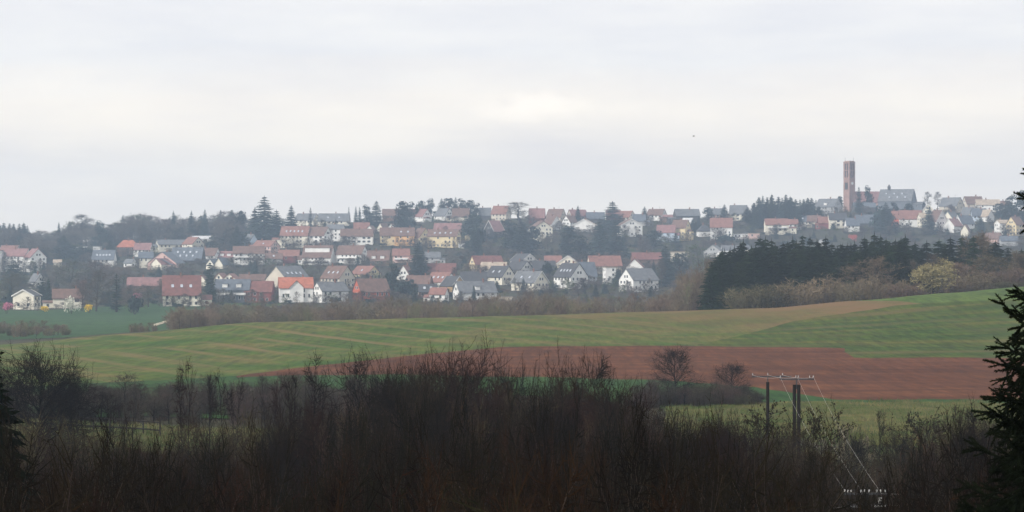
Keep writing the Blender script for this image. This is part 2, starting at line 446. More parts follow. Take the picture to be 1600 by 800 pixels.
# ---------------------------------------------------------------- plant materials; haze is painted into the paler village twigs and needles
K_BARK = mat("bark", (.052, .040, .032), .35, 3, rnd=.25, spec=.03)
K_TWIG = mat("twigs_brown", (.105, .082, .066), .3, 2, rnd=.3, hue=.02, spec=.03)
K_TWIGR = mat("twigs_reddish", (.115, .076, .060), .3, 2, rnd=.3, hue=.02, spec=.03)
K_TWIGG = mat("twigs_olive", (.105, .098, .064), .3, 2, rnd=.3, hue=.03, spec=.03)
K_BUD = mat("budding_leaves", (.36, .31, .16), .3, .6, rnd=.15, spec=.03)
K_BUDB = mat("old_leaf_clusters", (.030, .024, .013), .35, 2, rnd=.2, spec=.03)
K_FRESH = mat("fresh_leaves", (.085, .105, .032), .3, 1.5, rnd=.2, hue=.03, spec=.03)
K_CON = mat("conifer_needles", (.030, .046, .040), .4, 1.5, rnd=.3, hue=.03, spec=.03)
K_CONW = mat("wood_needles", (.013, .020, .009), .45, 1.0, rnd=.5, hue=.03, spec=.03)
K_CONN = mat("near_needles", (.006, .009, .0045), .4, 6.0, spec=.03)
K_WHITE = mat("white_blossom", (.72, .70, .60), .15, 2, spec=.03)
K_PINK = mat("pink_blossom", (.58, .20, .30), .2, 2, spec=.03)
K_RED = mat("red_shrub_leaves", (.55, .14, .12), .2, 2, spec=.03)
K_YEL = mat("yellow_blossom", (.80, .55, .03), .15, 2, spec=.03)
K_PALE = mat("pale_shrub_leaves", (.17, .15, .10), .2, 2, spec=.03)

# ---------------------------------------------------------------- plant builders: unit sizes, 10 m tall and W0 wide
def perp(d, rng):
    v = Vector((rng.gauss(0, 1), rng.gauss(0, 1), rng.gauss(0, 1)))
    v -= v.dot(d) * d
    return v.normalized()
def bare_tree(seed, H=10.0, W=6.0, limbs=14, subs=6, twigs=4, base=.22, up=.55, twig_w=.035, trunk_r=.17, shape='round', multi=1, tl=.8, lean=.0):
    rng = random.Random(seed)
    T, C = MB(), MB()
    stems = []
    for k in range(multi):
        a = 2 * math.pi * k / max(1, multi) + rng.uniform(-.4, .4)
        off = 0 if multi == 1 else .25
        tip = Vector((math.cos(a) * W * (.22 if multi > 1 else .05), math.sin(a) * W * (.22 if multi > 1 else .05), H * (.93 - .14 * rng.random() * (multi > 1))))
        p = Vector((math.cos(a) * off, math.sin(a) * off, -.6)); n = 9; pts = []
        q0 = p.copy()
        for i in range(n + 1):
            t = i / n
            q = q0.lerp(tip, t) + Vector((rng.gauss(0, .12), rng.gauss(0, .12), 0)) * (t * (1.6 - t)) * H * .09
            pts.append(q)
        stems.append(pts)
    rr = trunk_r / math.sqrt(multi)
    for pts in stems:
        n = len(pts) - 1
        for i in range(n):
            r0 = rr * (1 - i / n) ** .8 + .012; r1 = rr * (1 - (i + 1) / n) ** .8 + .012
            T.tube(pts[i], pts[i + 1], r0, r1, 5)
        for L in range(max(3, int(limbs / multi))):
            t = base + (1 - base) * (L + rng.random()) / max(3, int(limbs / multi))
            t = min(t, .985)
            k = min(int(t * n), n - 1); p = pts[k].lerp(pts[k + 1], t * n - k)
            u = (t - base) / (1 - base)
            if shape == 'round': prof = math.sqrt(max(.05, 1 - (2 * u - .85) ** 2 / 1.35))
            elif shape == 'vase': prof = .45 + .6 * u if u < .8 else .95
            else: prof = .95 - .6 * u
            ln = W * .5 * prof * rng.uniform(.75, 1.12) * (.8 if multi > 1 else 1)
            a = rng.uniform(0, 2 * math.pi)
            d = Vector((math.cos(a), math.sin(a), up + rng.uniform(-.25, .3) + .75 * u)).normalized()
            r = max(.02, rr * (1 - t) ** .6 * .5)
            q = p.copy(); seg = 3; limbpts = [q.copy()]
            for s in range(seg):
                d = (d + perp(d, rng) * .30 + Vector((0, 0, .05))).normalized()
                q2 = q + d * ln / seg
                T.tube(q, q2, r * (1 - s / seg * .7), r * (1 - (s + 1) / seg * .7), 3)
                q = q2; limbpts.append(q.copy())
            for b in range(subs):
                tt = .25 + .75 * (b + rng.random()) / subs
                tt = min(tt, .999); k2 = min(int(tt * seg), seg - 1)
                p2 = limbpts[k2].lerp(limbpts[k2 + 1], tt * seg - k2)
                ld = (limbpts[k2 + 1] - limbpts[k2]).normalized(); d2 = (ld * .75 + perp(ld, rng) * 1.0 + Vector((0, 0, .12))).normalized()
                l2 = ln * rng.uniform(.28, .5) * (1.15 - .5 * tt) + .25
                mid = p2 + d2 * l2 * .5 + perp(d2, rng) * l2 * .06; end = mid + (d2 + perp(d2, rng) * .2 + Vector((0, 0, .1))).normalized() * l2 * .5
                C.tube(p2, mid, .022, .016, 3); C.tube(mid, end, .016, .008, 3)
                for w in range(twigs):
                    t3 = rng.random(); p3 = (p2.lerp(mid, t3 * 2) if t3 < .5 else mid.lerp(end, t3 * 2 - 1))
                    d3 = (d2 * .75 + perp(d2, rng) * .95 + Vector((0, 0, .08))).normalized()
                    C.spike(p3, d3 * tl * rng.uniform(.5, 1.1), twig_w, rng)
    C.tips = None
    return T, C
def with_leaves(C, seed, n, r, spread=.3):
    """small leaf faces beside the twigs of a crown"""
    rng = random.Random(seed); vs = list(C.v)
    hi = [v for v in vs if v[2] > 2]
    for _ in range(n):
        v = rng.choice(hi)
        C.quad((v[0] + rng.gauss(0, spread), v[1] + rng.gauss(0, spread), v[2] + rng.gauss(0, spread)), r * rng.uniform(.6, 1.3), rng, m=1)
    return C
def conifer(seed, H=10.0, W=4.0, whorls=18, per=8, base=.06, droop=.25, power=.85, sprigs=5, w=.30, ragged=.2):
    rng = random.Random(seed); T, C = MB(), MB()
    T.tube((0, 0, -.6), (0, 0, H * .55), .17, .09, 6); T.tube((0, 0, H * .55), (0, 0, H * .995), .09, .012, 5)
    for k in range(whorls):
        t = base + (1 - base) * (k + rng.uniform(-.25, .25)) / whorls
        ln0 = W * .5 * max(.05, (1.02 - t)) ** power
        for b in range(per):
            a = 2 * math.pi * (b + rng.random() * .8) / per + k * .7
            ln = ln0 * rng.uniform(1 - ragged * 1.4, 1 + ragged)
            z0 = H * t + rng.uniform(-.12, .12)
            out = Vector((math.cos(a), math.sin(a), 0)); sd = Vector((-math.sin(a), math.cos(a), 0))
            e = Vector((0, 0, z0)) + out * ln + Vector((0, 0, -droop * ln + .10 * ln))
            m_ = Vector((0, 0, z0)) + out * ln * .55 + Vector((0, 0, -droop * ln * .75))
            s0 = Vector((0, 0, z0 + .1))
            ww = w * (.45 + ln / (W * .5) * .6)
            C.add([tuple(s0), tuple(m_ + sd * ww), tuple(e), tuple(m_ - sd * ww)], [(0, 1, 2), (0, 2, 3)])
            for j in range(sprigs):
                u = .25 + .75 * (j + rng.random()) / sprigs
                p = s0.lerp(m_, u * 1.6) if u < .62 else m_.lerp(e, (u - .62) / .38)
                side = 1 if j % 2 else -1
                d = (out * .55 + sd * side * rng.uniform(.5, 1.1) + Vector((0, 0, rng.uniform(-.75, .15)))) * ln * .42
                q = d.cross(out).normalized() * ww * .35 if d.length > 1e-4 else sd * .1
                C.add([tuple(p - q), tuple(p + q), tuple(p + d)], [(0, 1, 2)])
    for b in range(4): C.spike((0, 0, H * (.9 + .02 * b)), (rng.uniform(-.1, .1), rng.uniform(-.1, .1), H * .09), .14, rng)
    return T, C
def pine(seed, H=10.0, W=5.0, n=1900, base=.06, r=.24):
    rng = random.Random(seed); T, C = MB(), MB()
    T.tube((0, 0, -.6), (0, 0, H * .8), .2, .1, 6)
    cl = []
    for k in range(44):
        t = base + (1 - base) * rng.random(); a = rng.uniform(0, 6.28)
        rad = W * .5 * (1.05 - .75 * ((t - base) / (1 - base)) ** 1.6) * math.sqrt(rng.random())
        cl.append((Vector((math.cos(a) * rad, math.sin(a) * rad, H * (.08 + .92 * t) - .5)), rng.uniform(.7, 1.3)))
        T.tube((0, 0, H * t * .75), cl[-1][0], .05, .02, 3)
    for _ in range(n):
        c, s = rng.choice(cl)
        v = Vector((rng.gauss(0, 1), rng.gauss(0, 1), rng.gauss(0, .7))).normalized() * rng.random() ** .4 * s
        C.quad(c + v, r * rng.uniform(.7, 1.3), rng)
    return T, C
def shrub(seed, H=4.0, W=5.0, stems=34, subs=7, tw=.03, tl=.55, spread=1.0, lean=0.5, r=.03):
    rng = random.Random(seed); C = MB()
    for s in range(stems):
        a = rng.uniform(0, 6.28); rad = math.sqrt(rng.random()) * W * .28
        p = Vector((math.cos(a) * rad, math.sin(a) * rad, -.4))
        rr = math.sqrt(rng.random())
        top = Vector((math.cos(a) * rr * W * .5, math.sin(a) * rr * W * .5, H * (1 - .42 * rr ** 2) * rng.uniform(.72, 1.04)))
        mid = p.lerp(top, .5) + Vector((rng.gauss(0, .1), rng.gauss(0, .1), H * .05))
        C.tube(p, mid, r, r * .7, 3); C.tube(mid, top, r * .7, r * .25, 3)
        d0 = (top - mid).normalized()
        for b in range(subs):
            t = rng.uniform(.15, 1.0)
            q = p.lerp(mid, t * 2) if t < .5 else mid.lerp(top, t * 2 - 1)
            d = (d0 * .9 + perp(d0, rng) * 1.05 * spread + Vector((0, 0, .05))).normalized()
            C.spike(q, d * tl * rng.uniform(.7, 1.6), tw * 1.3, rng)
            e = q + d * tl * .6
            for j in range(2):
                C.spike(e, (d + perp(d, rng) * .8).normalized() * tl * rng.uniform(.5, 1), tw, rng)
    return C
def leafy(seed, H=2.0, W=2.4, n=420, r=.13, mix=0.0, stems=10):
    rng = random.Random(seed); C = MB()
    for s in range(stems):
        a = rng.uniform(0, 6.28)
        C.tube((rng.gauss(0, .12), rng.gauss(0, .12), -.4), (math.cos(a) * W * .3, math.sin(a) * W * .3, H * rng.uniform(.55, .85)), .03, .012, 3, m=1)
    lumps = [(Vector((rng.gauss(0, .22) * W, rng.gauss(0, .22) * W, H * rng.uniform(.35, .72))), rng.uniform(.24, .40)) for _ in range(9)]
    for _ in range(n):
        c, s = rng.choice(lumps)
        v = Vector((rng.gauss(0, 1), rng.gauss(0, 1), rng.gauss(0, 1))).normalized() * rng.random() ** .33
        q = c + Vector((v.x * W * s, v.y * W * s, v.z * H * s))
        if q.z < .02: q.z = .05
        C.quad(q, r * rng.uniform(.6, 1.4), rng)
    return C

PROTO = {}
def proto(key, T, C, H, W, mt, mc):
    rr = np.array([(v[0] ** 2 + v[1] ** 2) ** .5 for v in C.v]); W = 2 * float(np.percentile(rr, 95)); H = float(np.percentile([v[2] for v in C.v], 99.7))
    PROTO[key] = (T.mesh(key + "_trunk", mt) if T else None, C.mesh(key + "_crown", mc), H, W)
BT = dict(mt=[K_BARK], mc=[K_TWIG])
for i in range(4):
    T, C = bare_tree(10 + i, W=8, limbs=26, subs=9, twigs=8, twig_w=.05, tl=1.0, base=.18); proto("bare%d" % i, T, C, 10, 6, [K_BARK], [[K_TWIG], [K_TWIGR], [K_TWIGG], [K_TWIG]][i])
for i in range(2):     # tall airy village trees
    T, C = bare_tree(30 + i, W=4.2, limbs=22, subs=8, twigs=7, up=.9, base=.3, twig_w=.05, tl=1.0); proto("airy%d" % i, T, C, 10, 4.2, [K_BARK], [K_TWIG])
# nearer trees: more, finer twigs
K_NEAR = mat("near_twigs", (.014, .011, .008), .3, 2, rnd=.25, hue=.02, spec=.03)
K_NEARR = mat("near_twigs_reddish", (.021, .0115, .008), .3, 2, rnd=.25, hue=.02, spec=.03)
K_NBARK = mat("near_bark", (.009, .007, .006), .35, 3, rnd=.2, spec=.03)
for i in range(4):
    T, C = bare_tree(50 + i, H=14, W=9, limbs=36, subs=10, twigs=9, twig_w=.020, tl=.7, trunk_r=.21, up=.45 + .12 * i, base=.38); proto("near%d" % i, T, C, 14, 6, [K_NBARK], [[K_NEAR], [K_NEARR], [K_NEAR], [K_NEARR]][i])
for i in range(3):
    T, C = bare_tree(60 + i, H=14, W=6.5, limbs=34, subs=9, twigs=8, twig_w=.018, tl=.6, trunk_r=.17, up=.8, base=.35, multi=(1, 2, 3)[i]); proto("slim%d" % i, T, C, 14, 4.6, [K_NBARK], [[K_NEAR], [K_NEARR], [K_NEAR]][i])
for i in range(2):
    T, C = bare_tree(70 + i, H=12, W=13, limbs=80, subs=14, twigs=11, twig_w=.018, tl=.7, trunk_r=.15, up=.3, base=.12, shape='round', multi=(1, 3)[i]); proto("dense%d" % i, T, C, 12, 8.5, [K_NBARK], [[K_NEAR], [K_NEARR]][i])
for i in range(2):     # trees whose crown is a dome of fine twigs on a bare lower trunk
    T, C = bare_tree(75 + i, H=12, W=12, limbs=84, subs=12, twigs=10, twig_w=.018, tl=.65, trunk_r=.17, up=.35, base=.52, shape='round'); proto("dome%d" % i, T, C, 12, 12, [K_NBARK], [[K_NEAR], [K_NEARR]][i])
for i in range(2):
    T, C = bare_tree(80 + i, H=12, W=8.5, limbs=26, subs=8, twigs=6, twig_w=.018, tl=.55, trunk_r=.12, up=.5, base=.30)
    with_leaves(C, 5 + i, 1500, .085, .10); proto("clustered%d" % i, T, C, 12, 6, [K_NBARK], [K_NEAR, K_BUDB])
T, C = bare_tree(90, W=8.6, limbs=40, subs=8, twigs=3, twig_w=.05, base=.10, up=.4)
r_ = random.Random(9); lumps = []
for _ in range(120):          # leaf clumps through a round crown
    v = Vector((r_.gauss(0, 1), r_.gauss(0, 1), r_.gauss(0, 1))).normalized() * r_.uniform(.45, .95)
    lumps.append(Vector((v.x * 4.6, v.y * 4.6, 5.2 + v.z * 4.7)))
for _ in range(9000):
    c = r_.choice(lumps); v = Vector((r_.gauss(0, .42), r_.gauss(0, .42), r_.gauss(0, .36)))
    if c.z + v.z > .3: C.quad(c + v, .15 * r_.uniform(.6, 1.3), r_, m=1)
proto("budding", T, C, 10, 9, [K_BARK], [K_TWIG, K_BUD])
T, C = bare_tree(91, W=7, limbs=18, subs=7, twigs=3, twig_w=.05, base=.2, up=.5); with_leaves(C, 8, 1100, .16, .3); proto("greening", T, C, 10, 7, [K_BARK], [K_TWIG, K_FRESH])
for i in range(3):
    T, C = conifer(100 + i, W=(4.2, 3.4, 5.0)[i], whorls=22, per=9, power=.65, w=.36, droop=(.25, .35, .15)[i], ragged=(.2, .25, .3)[i]); proto("conifer%d" % i, T, C, 10, (4.2, 3.4, 5.0)[i], [K_BARK], [K_CON])
for i in range(4):
    T, C = conifer(110 + i, W=(4.4, 3.8, 5.0, 4.4)[i], whorls=30, per=11, droop=(.15, .3, .05, .2)[i], sprigs=8, w=.26, ragged=.45, power=.55); proto("wood%d" % i, T, C, 10, (4.4, 3.8, 5.0, 4.4)[i], [K_BARK], [K_CONW])
T, C = conifer(118, W=5.0, whorls=46, per=15, droop=.2, sprigs=10, w=.22, ragged=.35, power=.75); proto("dark", T, C, 10, 5, [K_BARK], [K_CONN])
T, C = conifer(120, W=1.9, whorls=20, per=8, droop=-.5, sprigs=4, w=.25, power=.5, ragged=.15); proto("column", T, C, 10, 1.9, [K_BARK], [K_CON])
for i in range(2):
    T, C = pine(130 + i); proto("pine%d" % i, T, C, 10, 5, [K_BARK], [K_CON])
for i in range(3):
    C = shrub(140 + i, tw=.05, tl=.7, r=.04, stems=40); proto("shrub%d" % i, None, C, 4, 5, None, [[K_TWIG], [K_TWIGR], [K_TWIGG]][i])
proto("white", None, leafy(150), 2, 2.4, None, [K_WHITE, K_BARK])
proto("pink", None, leafy(151), 2, 2.4, None, [K_PINK, K_BARK])
proto("red", None, leafy(152), 2, 2.4, None, [K_RED, K_BARK])
proto("yellow", None, leafy(153), 2, 2.4, None, [K_YEL, K_BARK])
proto("pale", None, leafy(154, n=260), 2, 2.4, None, [K_PALE, K_BARK])
proto("evergreen", None, leafy(155, n=520, r=.16), 2, 2.4, None, [K_CON, K_BARK])
proto("leafy", None, leafy(156, n=420, r=.15), 2, 2.4, None, [K_FRESH, K_BARK])

RNG = random.Random(4)
def plant(key, name, cat, label, px, D, top, wpx, group=None, by=None):
    """a plant on the ground at direction px, distance D, reaching up to row top, wpx pixels wide"""
    trunk, crown, H0, W0 = PROTO[key]
    g = G(px, D)
    H = max(.4, (400 - top) / F * D - g.z); W = wpx / F * D
    o = empty(name, g, RNG.uniform(0, 6.28), (W / W0, W / W0, H / H0))
    tag(o, label, cat, group)
    if trunk: link("trunk", trunk, o); link("crown", crown, o)
    else: link("branches" if key.startswith("shrub") else "foliage", crown, o)
    return o
def vplant(key, name, cat, label, px, by, top, wpx, group=None):
    return plant(key, name, cat, label, px, dist_at(px, by, 1010, 2100), top, wpx, group)

# ---------------------------------------------------------------- houses
def wallmat(name, c): return mat("wall_" + name, c, .10, .35, rough=.9, spec=.2, detail=6)
WALLS = {k: wallmat(n, c) for k, (n, c) in dict(
    W=("white", (.82, .81, .78)), C=("cream", (.78, .73, .61)), Y=("yellow", (.72, .59, .36)), A=("apricot", (.78, .45, .20)),
    G=("grey", (.42, .42, .42)), P=("pink", (.66, .45, .40)), R=("brick_red", (.50, .12, .065)), T=("tan", (.60, .54, .45)),
    B=("brown", (.20, .12, .085)), K=("dark", (.085, .08, .08)), L=("pale_blue", (.55, .64, .74)), M=("maroon", (.23, .07, .065)), S=("slate_clad", (.16, .175, .20)), O=("ochre", (.55, .36, .17))).items()}
def roofmat(name, c):
    return mat("roof_" + name, c, .28, .55, rough=.62, spec=.4, detail=7, bump=.3)
ROOFS = {k: roofmat(n, c) for k, (n, c) in dict(
    r=("red", (.225, .105, .083)), o=("orange", (.39, .13, .078)), b=("brown", (.15, .088, .07)), g=("grey", (.135, .14, .15)),
    d=("dark", (.055, .055, .06)), m=("mauve", (.235, .12, .115)), t=("tan", (.38, .31, .24)), w=("pale", (.50, .50, .50)), n=("dark_red", (.165, .064, .054)), s=("slate", (.10, .115, .14))).items()}
M_PANE = mat("window_pane", (.03, .034, .04), .2, 1, rough=.12, spec=.5)
M_FRAME = mat("window_frame", (.75, .75, .73), .05, 2, rough=.5)
M_SKYL = mat("skylight_glass", (.62, .66, .70), .05, 1, rough=.08, spec=.8, metal=.75)
M_CHIM = mat("chimney_brick", (.23, .12, .09), .3, 4)
M_VERGE = mat("bargeboard", (.7, .69, .66), .1, 2)

def window_mesh(w, h, name):
    b = MB(); t = .1
    b.box((-w / 2 + t / 2, 0, 0), (t, .12, h)); b.box((w / 2 - t / 2, 0, 0), (t, .12, h))
    b.box((0, 0, h / 2 - t / 2), (w - 2 * t, .12, t)); b.box((0, 0, -h / 2 + t / 2), (w - 2 * t, .12, t))
    f = b.mesh(name, [M_FRAME])
    p = MB(); p.box((0, .03, 0), (w - 2 * t + .01, .03, h - 2 * t + .01)); pm = p.mesh(name + "_pane", [M_PANE])
    return f, pm, w, h
WIN = [window_mesh(1.35, 1.55, "window_small"), window_mesh(2.3, 1.6, "window_wide"), window_mesh(1.1, 2.0, "window_tall")]
b = MB(); b.box((0, 0, .06), (1.25, 1.7, .12)); SKYL = b.mesh("skylight", [M_SKYL])
b = MB(); b.box((0, 0, 0), (.75, .75, 2.2)); b.box((0, 0, 1.16), (.95, .95, .12)); b.box((-.15, 0, 1.3), (.22, .22, .18)); CHIM = b.mesh("chimney", [M_CHIM])

def add_window(parent, kind, loc, rz):
    fr, pn, w, h = WIN[kind]
    o = link("window", fr, parent, loc); o.rotation_euler = (0, 0, rz)
    link("pane", pn, o)

def house(cx, by, ey, ry, L, S, rot, wc, rc, feat, label, name="house", cat="house", D=None, seed=0):
    if D is None: D = dist_at(cx, by, 1010, 2100)
    k = D / F
    g = G(cx, D)
    L, S = L * k, S * k
    hw = (by - ey) * k; hr = max(.4, (ey - ry) * k)
    a = R(rot + (random.Random(int(cx * 3 + by)).uniform(-7, 7) if abs(rot) < 12 else 0))
    rng = random.Random(int(cx * 7 + by * 131) + seed)
    o = empty(name, g, a); tag(o, label, cat)
    opt = feat.split()
    num = lambda c: next((int(q[1:] or 1) for q in opt if q[0] == c and q[1:].isdigit()), 0)
    fl = 'flat' in opt; hip = 'hip' in opt
    x, y = L / 2, S / 2
    base = -3.0
    wallm = WALLS[wc]; roofm = ROOFS[rc]
    b = MB()
    if fl or hip:
        b.add([(-x, -y, base), (x, -y, base), (x, y, base), (-x, y, base), (-x, -y, hw), (x, -y, hw), (x, y, hw), (-x, y, hw)],
              [(0, 1, 5, 4), (1, 2, 6, 5), (2, 3, 7, 6), (3, 0, 4, 7), (4, 5, 6, 7)])
    else:
        b.add([(-x, -y, base), (x, -y, base), (x, y, base), (-x, y, base), (-x, -y, hw), (x, -y, hw), (x, y, hw), (-x, y, hw), (-x, 0, hw + hr), (x, 0, hw + hr)],
              [(0, 1, 5, 4), (1, 2, 6, 9, 5), (2, 3, 7, 6), (3, 0, 4, 8, 7), (4, 5, 9, 8), (6, 7, 8, 9)])
    link("wall", b.mesh("wall", [wallm]), o)
    b = MB(); ov = .55; th = .28
    if fl:
        b.box((0, 0, hw + .2), (L + .7, S + .7, .4))
    elif hip:
        q = max(.5, x - y * .8); ze = hw - .05
        b.add([(-x - ov, -y - ov, ze), (x + ov, -y - ov, ze), (x + ov, y + ov, ze), (-x - ov, y + ov, ze), (-q, 0, hw + hr), (q, 0, hw + hr),
               (-x - ov, -y - ov, ze - th), (x + ov, -y - ov, ze - th), (x + ov, y + ov, ze - th), (-x - ov, y + ov, ze - th)],
              [(0, 1, 5, 4), (1, 2, 5), (2, 3, 4, 5), (3, 0, 4), (0, 6, 7, 1), (1, 7, 8, 2), (2, 8, 9, 3), (3, 9, 6, 0), (9, 8, 7, 6)])
    else:
        sl = hr / y; xo = x + .45; yo = y + ov; ze = hw - sl * ov
        for sgn in (-1, 1):
            vs = [(-xo, sgn * yo, ze + .03), (xo, sgn * yo, ze + .03), (xo, 0, hw + hr + .03), (-xo, 0, hw + hr + .03)]
            vs += [(p[0], p[1], p[2] + th) for p in vs]
            b.add(vs, [(0, 1, 2, 3), (4, 7, 6, 5), (0, 4, 5, 1), (1, 5, 6, 2), (3, 2, 6, 7), (0, 3, 7, 4)])
    roof = link("roof", b.mesh("roof", [roofm]), o)
    if not fl and not hip and 'v' in opt:        # pale bargeboards along the gables
        for ex in (-x - .50, x + .50):
            b = MB()
            for sgn in (-1, 1):
                p, q = Vector((ex, sgn * (y + ov), hw - hr / y * ov)), Vector((ex, 0, hw + hr))
                d = (q - p); up = Vector((0, 0, .45))
                dx = Vector((.07 if ex > 0 else -.07, 0, 0))
                v = [p - up * .4, q - up * .4, q + up, p + up]; v = v + [w_ + dx for w_ in v]
                b.add([tuple(w_) for w_ in v], [(0, 1, 2, 3), (7, 6, 5, 4), (0, 4, 5, 1), (1, 5, 6, 2), (2, 6, 7, 3), (3, 7, 4, 0)])
            link("bargeboard", b.mesh("bargeboard", [M_VERGE]), roof)
    # chimney
    if 'nc' not in opt and not fl and hr > 1.2:
        c = link("chimney", CHIM, roof, (rng.uniform(-.3, .3) * L * (0.3 if hip else 1), rng.choice((-.4, .5)), hw + hr + .35))
    # a lower annex on one side of some houses
    if not fl and not hip and hw > 2.4 and L > 8 and rng.random() < .38 and 'x' not in opt and 'na' not in opt:
        sd = rng.choice((-1, 1)); al, as_, ah = L * rng.uniform(.22, .38), S * rng.uniform(.5, .75), hw * rng.uniform(.5, .72)
        cx_ = sd * (x + al / 2 - .02); cy_ = rng.uniform(-.18, .1) * S
        b = MB(); b.box((cx_, cy_, (ah + base) / 2), (al, as_, ah - base)); an = link("annex", b.mesh("annex", [wallm]), o)
        b = MB(); rh = as_ * rng.uniform(.12, .34)
        for sgn in (-1, 1):
            v = [(cx_ - al / 2 - .3, cy_ + sgn * (as_ / 2 + .35), ah - .1), (cx_ + al / 2 + .3, cy_ + sgn * (as_ / 2 + .35), ah - .1), (cx_ + al / 2 + .3, cy_, ah + rh), (cx_ - al / 2 - .3, cy_, ah + rh)]
            v += [(p[0], p[1], p[2] + .22) for p in v]
            b.add(v, [(0, 1, 2, 3), (4, 7, 6, 5), (0, 4, 5, 1), (1, 5, 6, 2), (3, 2, 6, 7), (0, 3, 7, 4)])
        link("annex_roof", b.mesh("annex_roof", [roofm]), an)
        add_window(o, 0, (cx_, cy_ - as_ / 2 - .02, ah - 1.3), 0)
    # windows
    w0 = 1 if 'wide' in opt else (2 if 'tall' in opt else 0)
    if 'nw' not in opt:
        rows = max(1, int((hw + .3) / 2.75))
        ww = WIN[w0][2]
        def run(length, place, gable):
            n = max(1, int(length / (ww + (1.5 if length > 6 else .8))))
            n = min(n, 7)
            for r_ in range(rows):
                z = hw - 1.35 - 2.75 * r_
                if z < .2: break
                for i in range(n):
                    if rng.random() < .28 and n > 1: continue
                    u = (i + .5) / n - .5
                    place(u * length * .92, z)
            if gable and hr > 3.0:
                m = 2 if S > 7 else 1
                for i in range(m): place((i - (m - 1) / 2) * 2.0, hw + hr * .30)
        if 'ne' not in opt: run(L, lambda u, z: add_window(o, w0, (u, -y - .02, z), 0), False)
        if abs(rot) > 8 and 'ng' not in opt:
            s = -1 if rot > 0 else 1
            run(S, lambda u, z: add_window(o, 0 if S < 11 else w0, (s * (x + .02), u, z), -math.pi / 2 if s < 0 else math.pi / 2), not (fl or hip))
    # roof lights on the slope that faces the view
    ns = num('s')
    if ns and not fl:
        ang = math.atan2(hr, y)
        for i in range(ns):
            t = .42 if ns < 6 else (.3 if i % 2 else .6)
            s_ = link("skylight", SKYL, roof, (((i + .5) / ns - .5) * L * .72, -y * (1 - t), hw + hr * t + th + .08))
            s_.rotation_euler = (ang, 0, 0)
    nd = num('d')
    for i in range(nd):
        u = ((i + .5) / nd - .5) * L * .8
        dw, dh = min(2.6, L / nd * .6), min(1.9, hr * .5)
        zb = hw + hr * .18; yb = -y * .86
        dd = y * .55
        b = MB(); b.box((u, yb + dd / 2, zb + dh / 2), (dw, dd, dh), 0); b.box((u, yb + dd / 2 - .15, zb + dh + .1), (dw + .4, dd + .3, .2), 1)
        d_ = link("dormer", b.mesh("dormer", [WALLS['W'] if 'dk' not in opt else wallm, roofm]), o)
        fr, pn, w_, h_ = WIN[0]
        wo = link("window", fr, d_, (u, yb - .03, zb + dh * .5)); wo.scale = (min(1, dw / 1.6), 1, min(1, dh / 1.75))
    if 'long' in opt:     # a long clerestory dormer
        b = MB(); b.box((0, -y * .35, hw + hr * .62), (L * .86, y * .5, hr * .4), 0); b.box((0, -y * .35 - .1, hw + hr * .83), (L * .9, y * .6, .18), 1)
        d_ = link("dormer", b.mesh("dormer", [WALLS['W'], roofm]), o)
    if 'x' in opt:        # a cross gable on the front
        cw = min(L * .42, 7.5); ch = hr * .72; yf = -y - 1.4
        b = MB(); v = [(-cw / 2, yf, base), (cw / 2, yf, base), (cw / 2, yf, hw), (0, yf, hw + ch), (-cw / 2, yf, hw)]
        v += [(p[0], -y * .05, p[2]) for p in v]
        b.add(v, [(0, 1, 2, 3, 4), (1, 6, 7, 2), (0, 4, 9, 5)])
        cg = link("cross_gable", b.mesh("cross_gable", [wallm]), o)
        b = MB()
        for sgn in (-1, 1):
            v = [(sgn * (cw / 2 + .6), yf - .6, hw - .6 * ch / (cw / 2)), (0, yf - .6, hw + ch + .04), (0, -y * .05, hw + ch + .04), (sgn * (cw / 2 + .6), -y * .05, hw - .6 * ch / (cw / 2))]
            v += [(p[0], p[1], p[2] + .28) for p in v]
            b.add(v, [(0, 1, 2, 3), (4, 7, 6, 5), (0, 4, 5, 1), (1, 5, 6, 2), (2, 6, 7, 3), (3, 7, 4, 0)])
        link("gable_roof", b.mesh("gable_roof", [roofm]), cg)
        for s in (-1, 1): 
            fr, pn, _, _ = WIN[2]
            wo = link("window", fr, cg, (s * .75, yf - .03, hw + .2)); 
            wo = link("window", fr, cg, (s * 1.4, yf - .03, hw - 3.0))
    if 'b' in opt or 'bb' in opt:        # balconies with pale parapets
        nb = 2 if 'bb' in opt else 1
        for i in range(nb):
            u = ((i + .5) / nb - .5) * L * .95
            bw = L * (.8 if nb == 1 else .36)
            b = MB(); b.box((u, -y - .75, hw - 2.75), (bw, 1.5, .2)); b.box((u, -y - 1.46, hw - 2.2), (bw, .1, 1.0))
            for sx in (-1, 1): b.box((u + sx * (bw / 2 - .06), -y - .72, hw - 2.2), (.1, 1.36, 1.0))
            link("balcony", b.mesh("balcony", [WALLS['W']]), o)
    if 'ant' in opt:
        b = MB(); b.tube((L * .2, 0, hw + hr), (L * .2, 0, hw + hr + 2.2), .05, .04, 4); b.box((L * .2, 0, hw + hr + 1.9), (1.4, .05, .05)); b.box((L * .2, 0, hw + hr + 1.5), (1.0, .05, .05))
        link("aerial", b.mesh("aerial", [WALLS['K']]), roof)
    return o

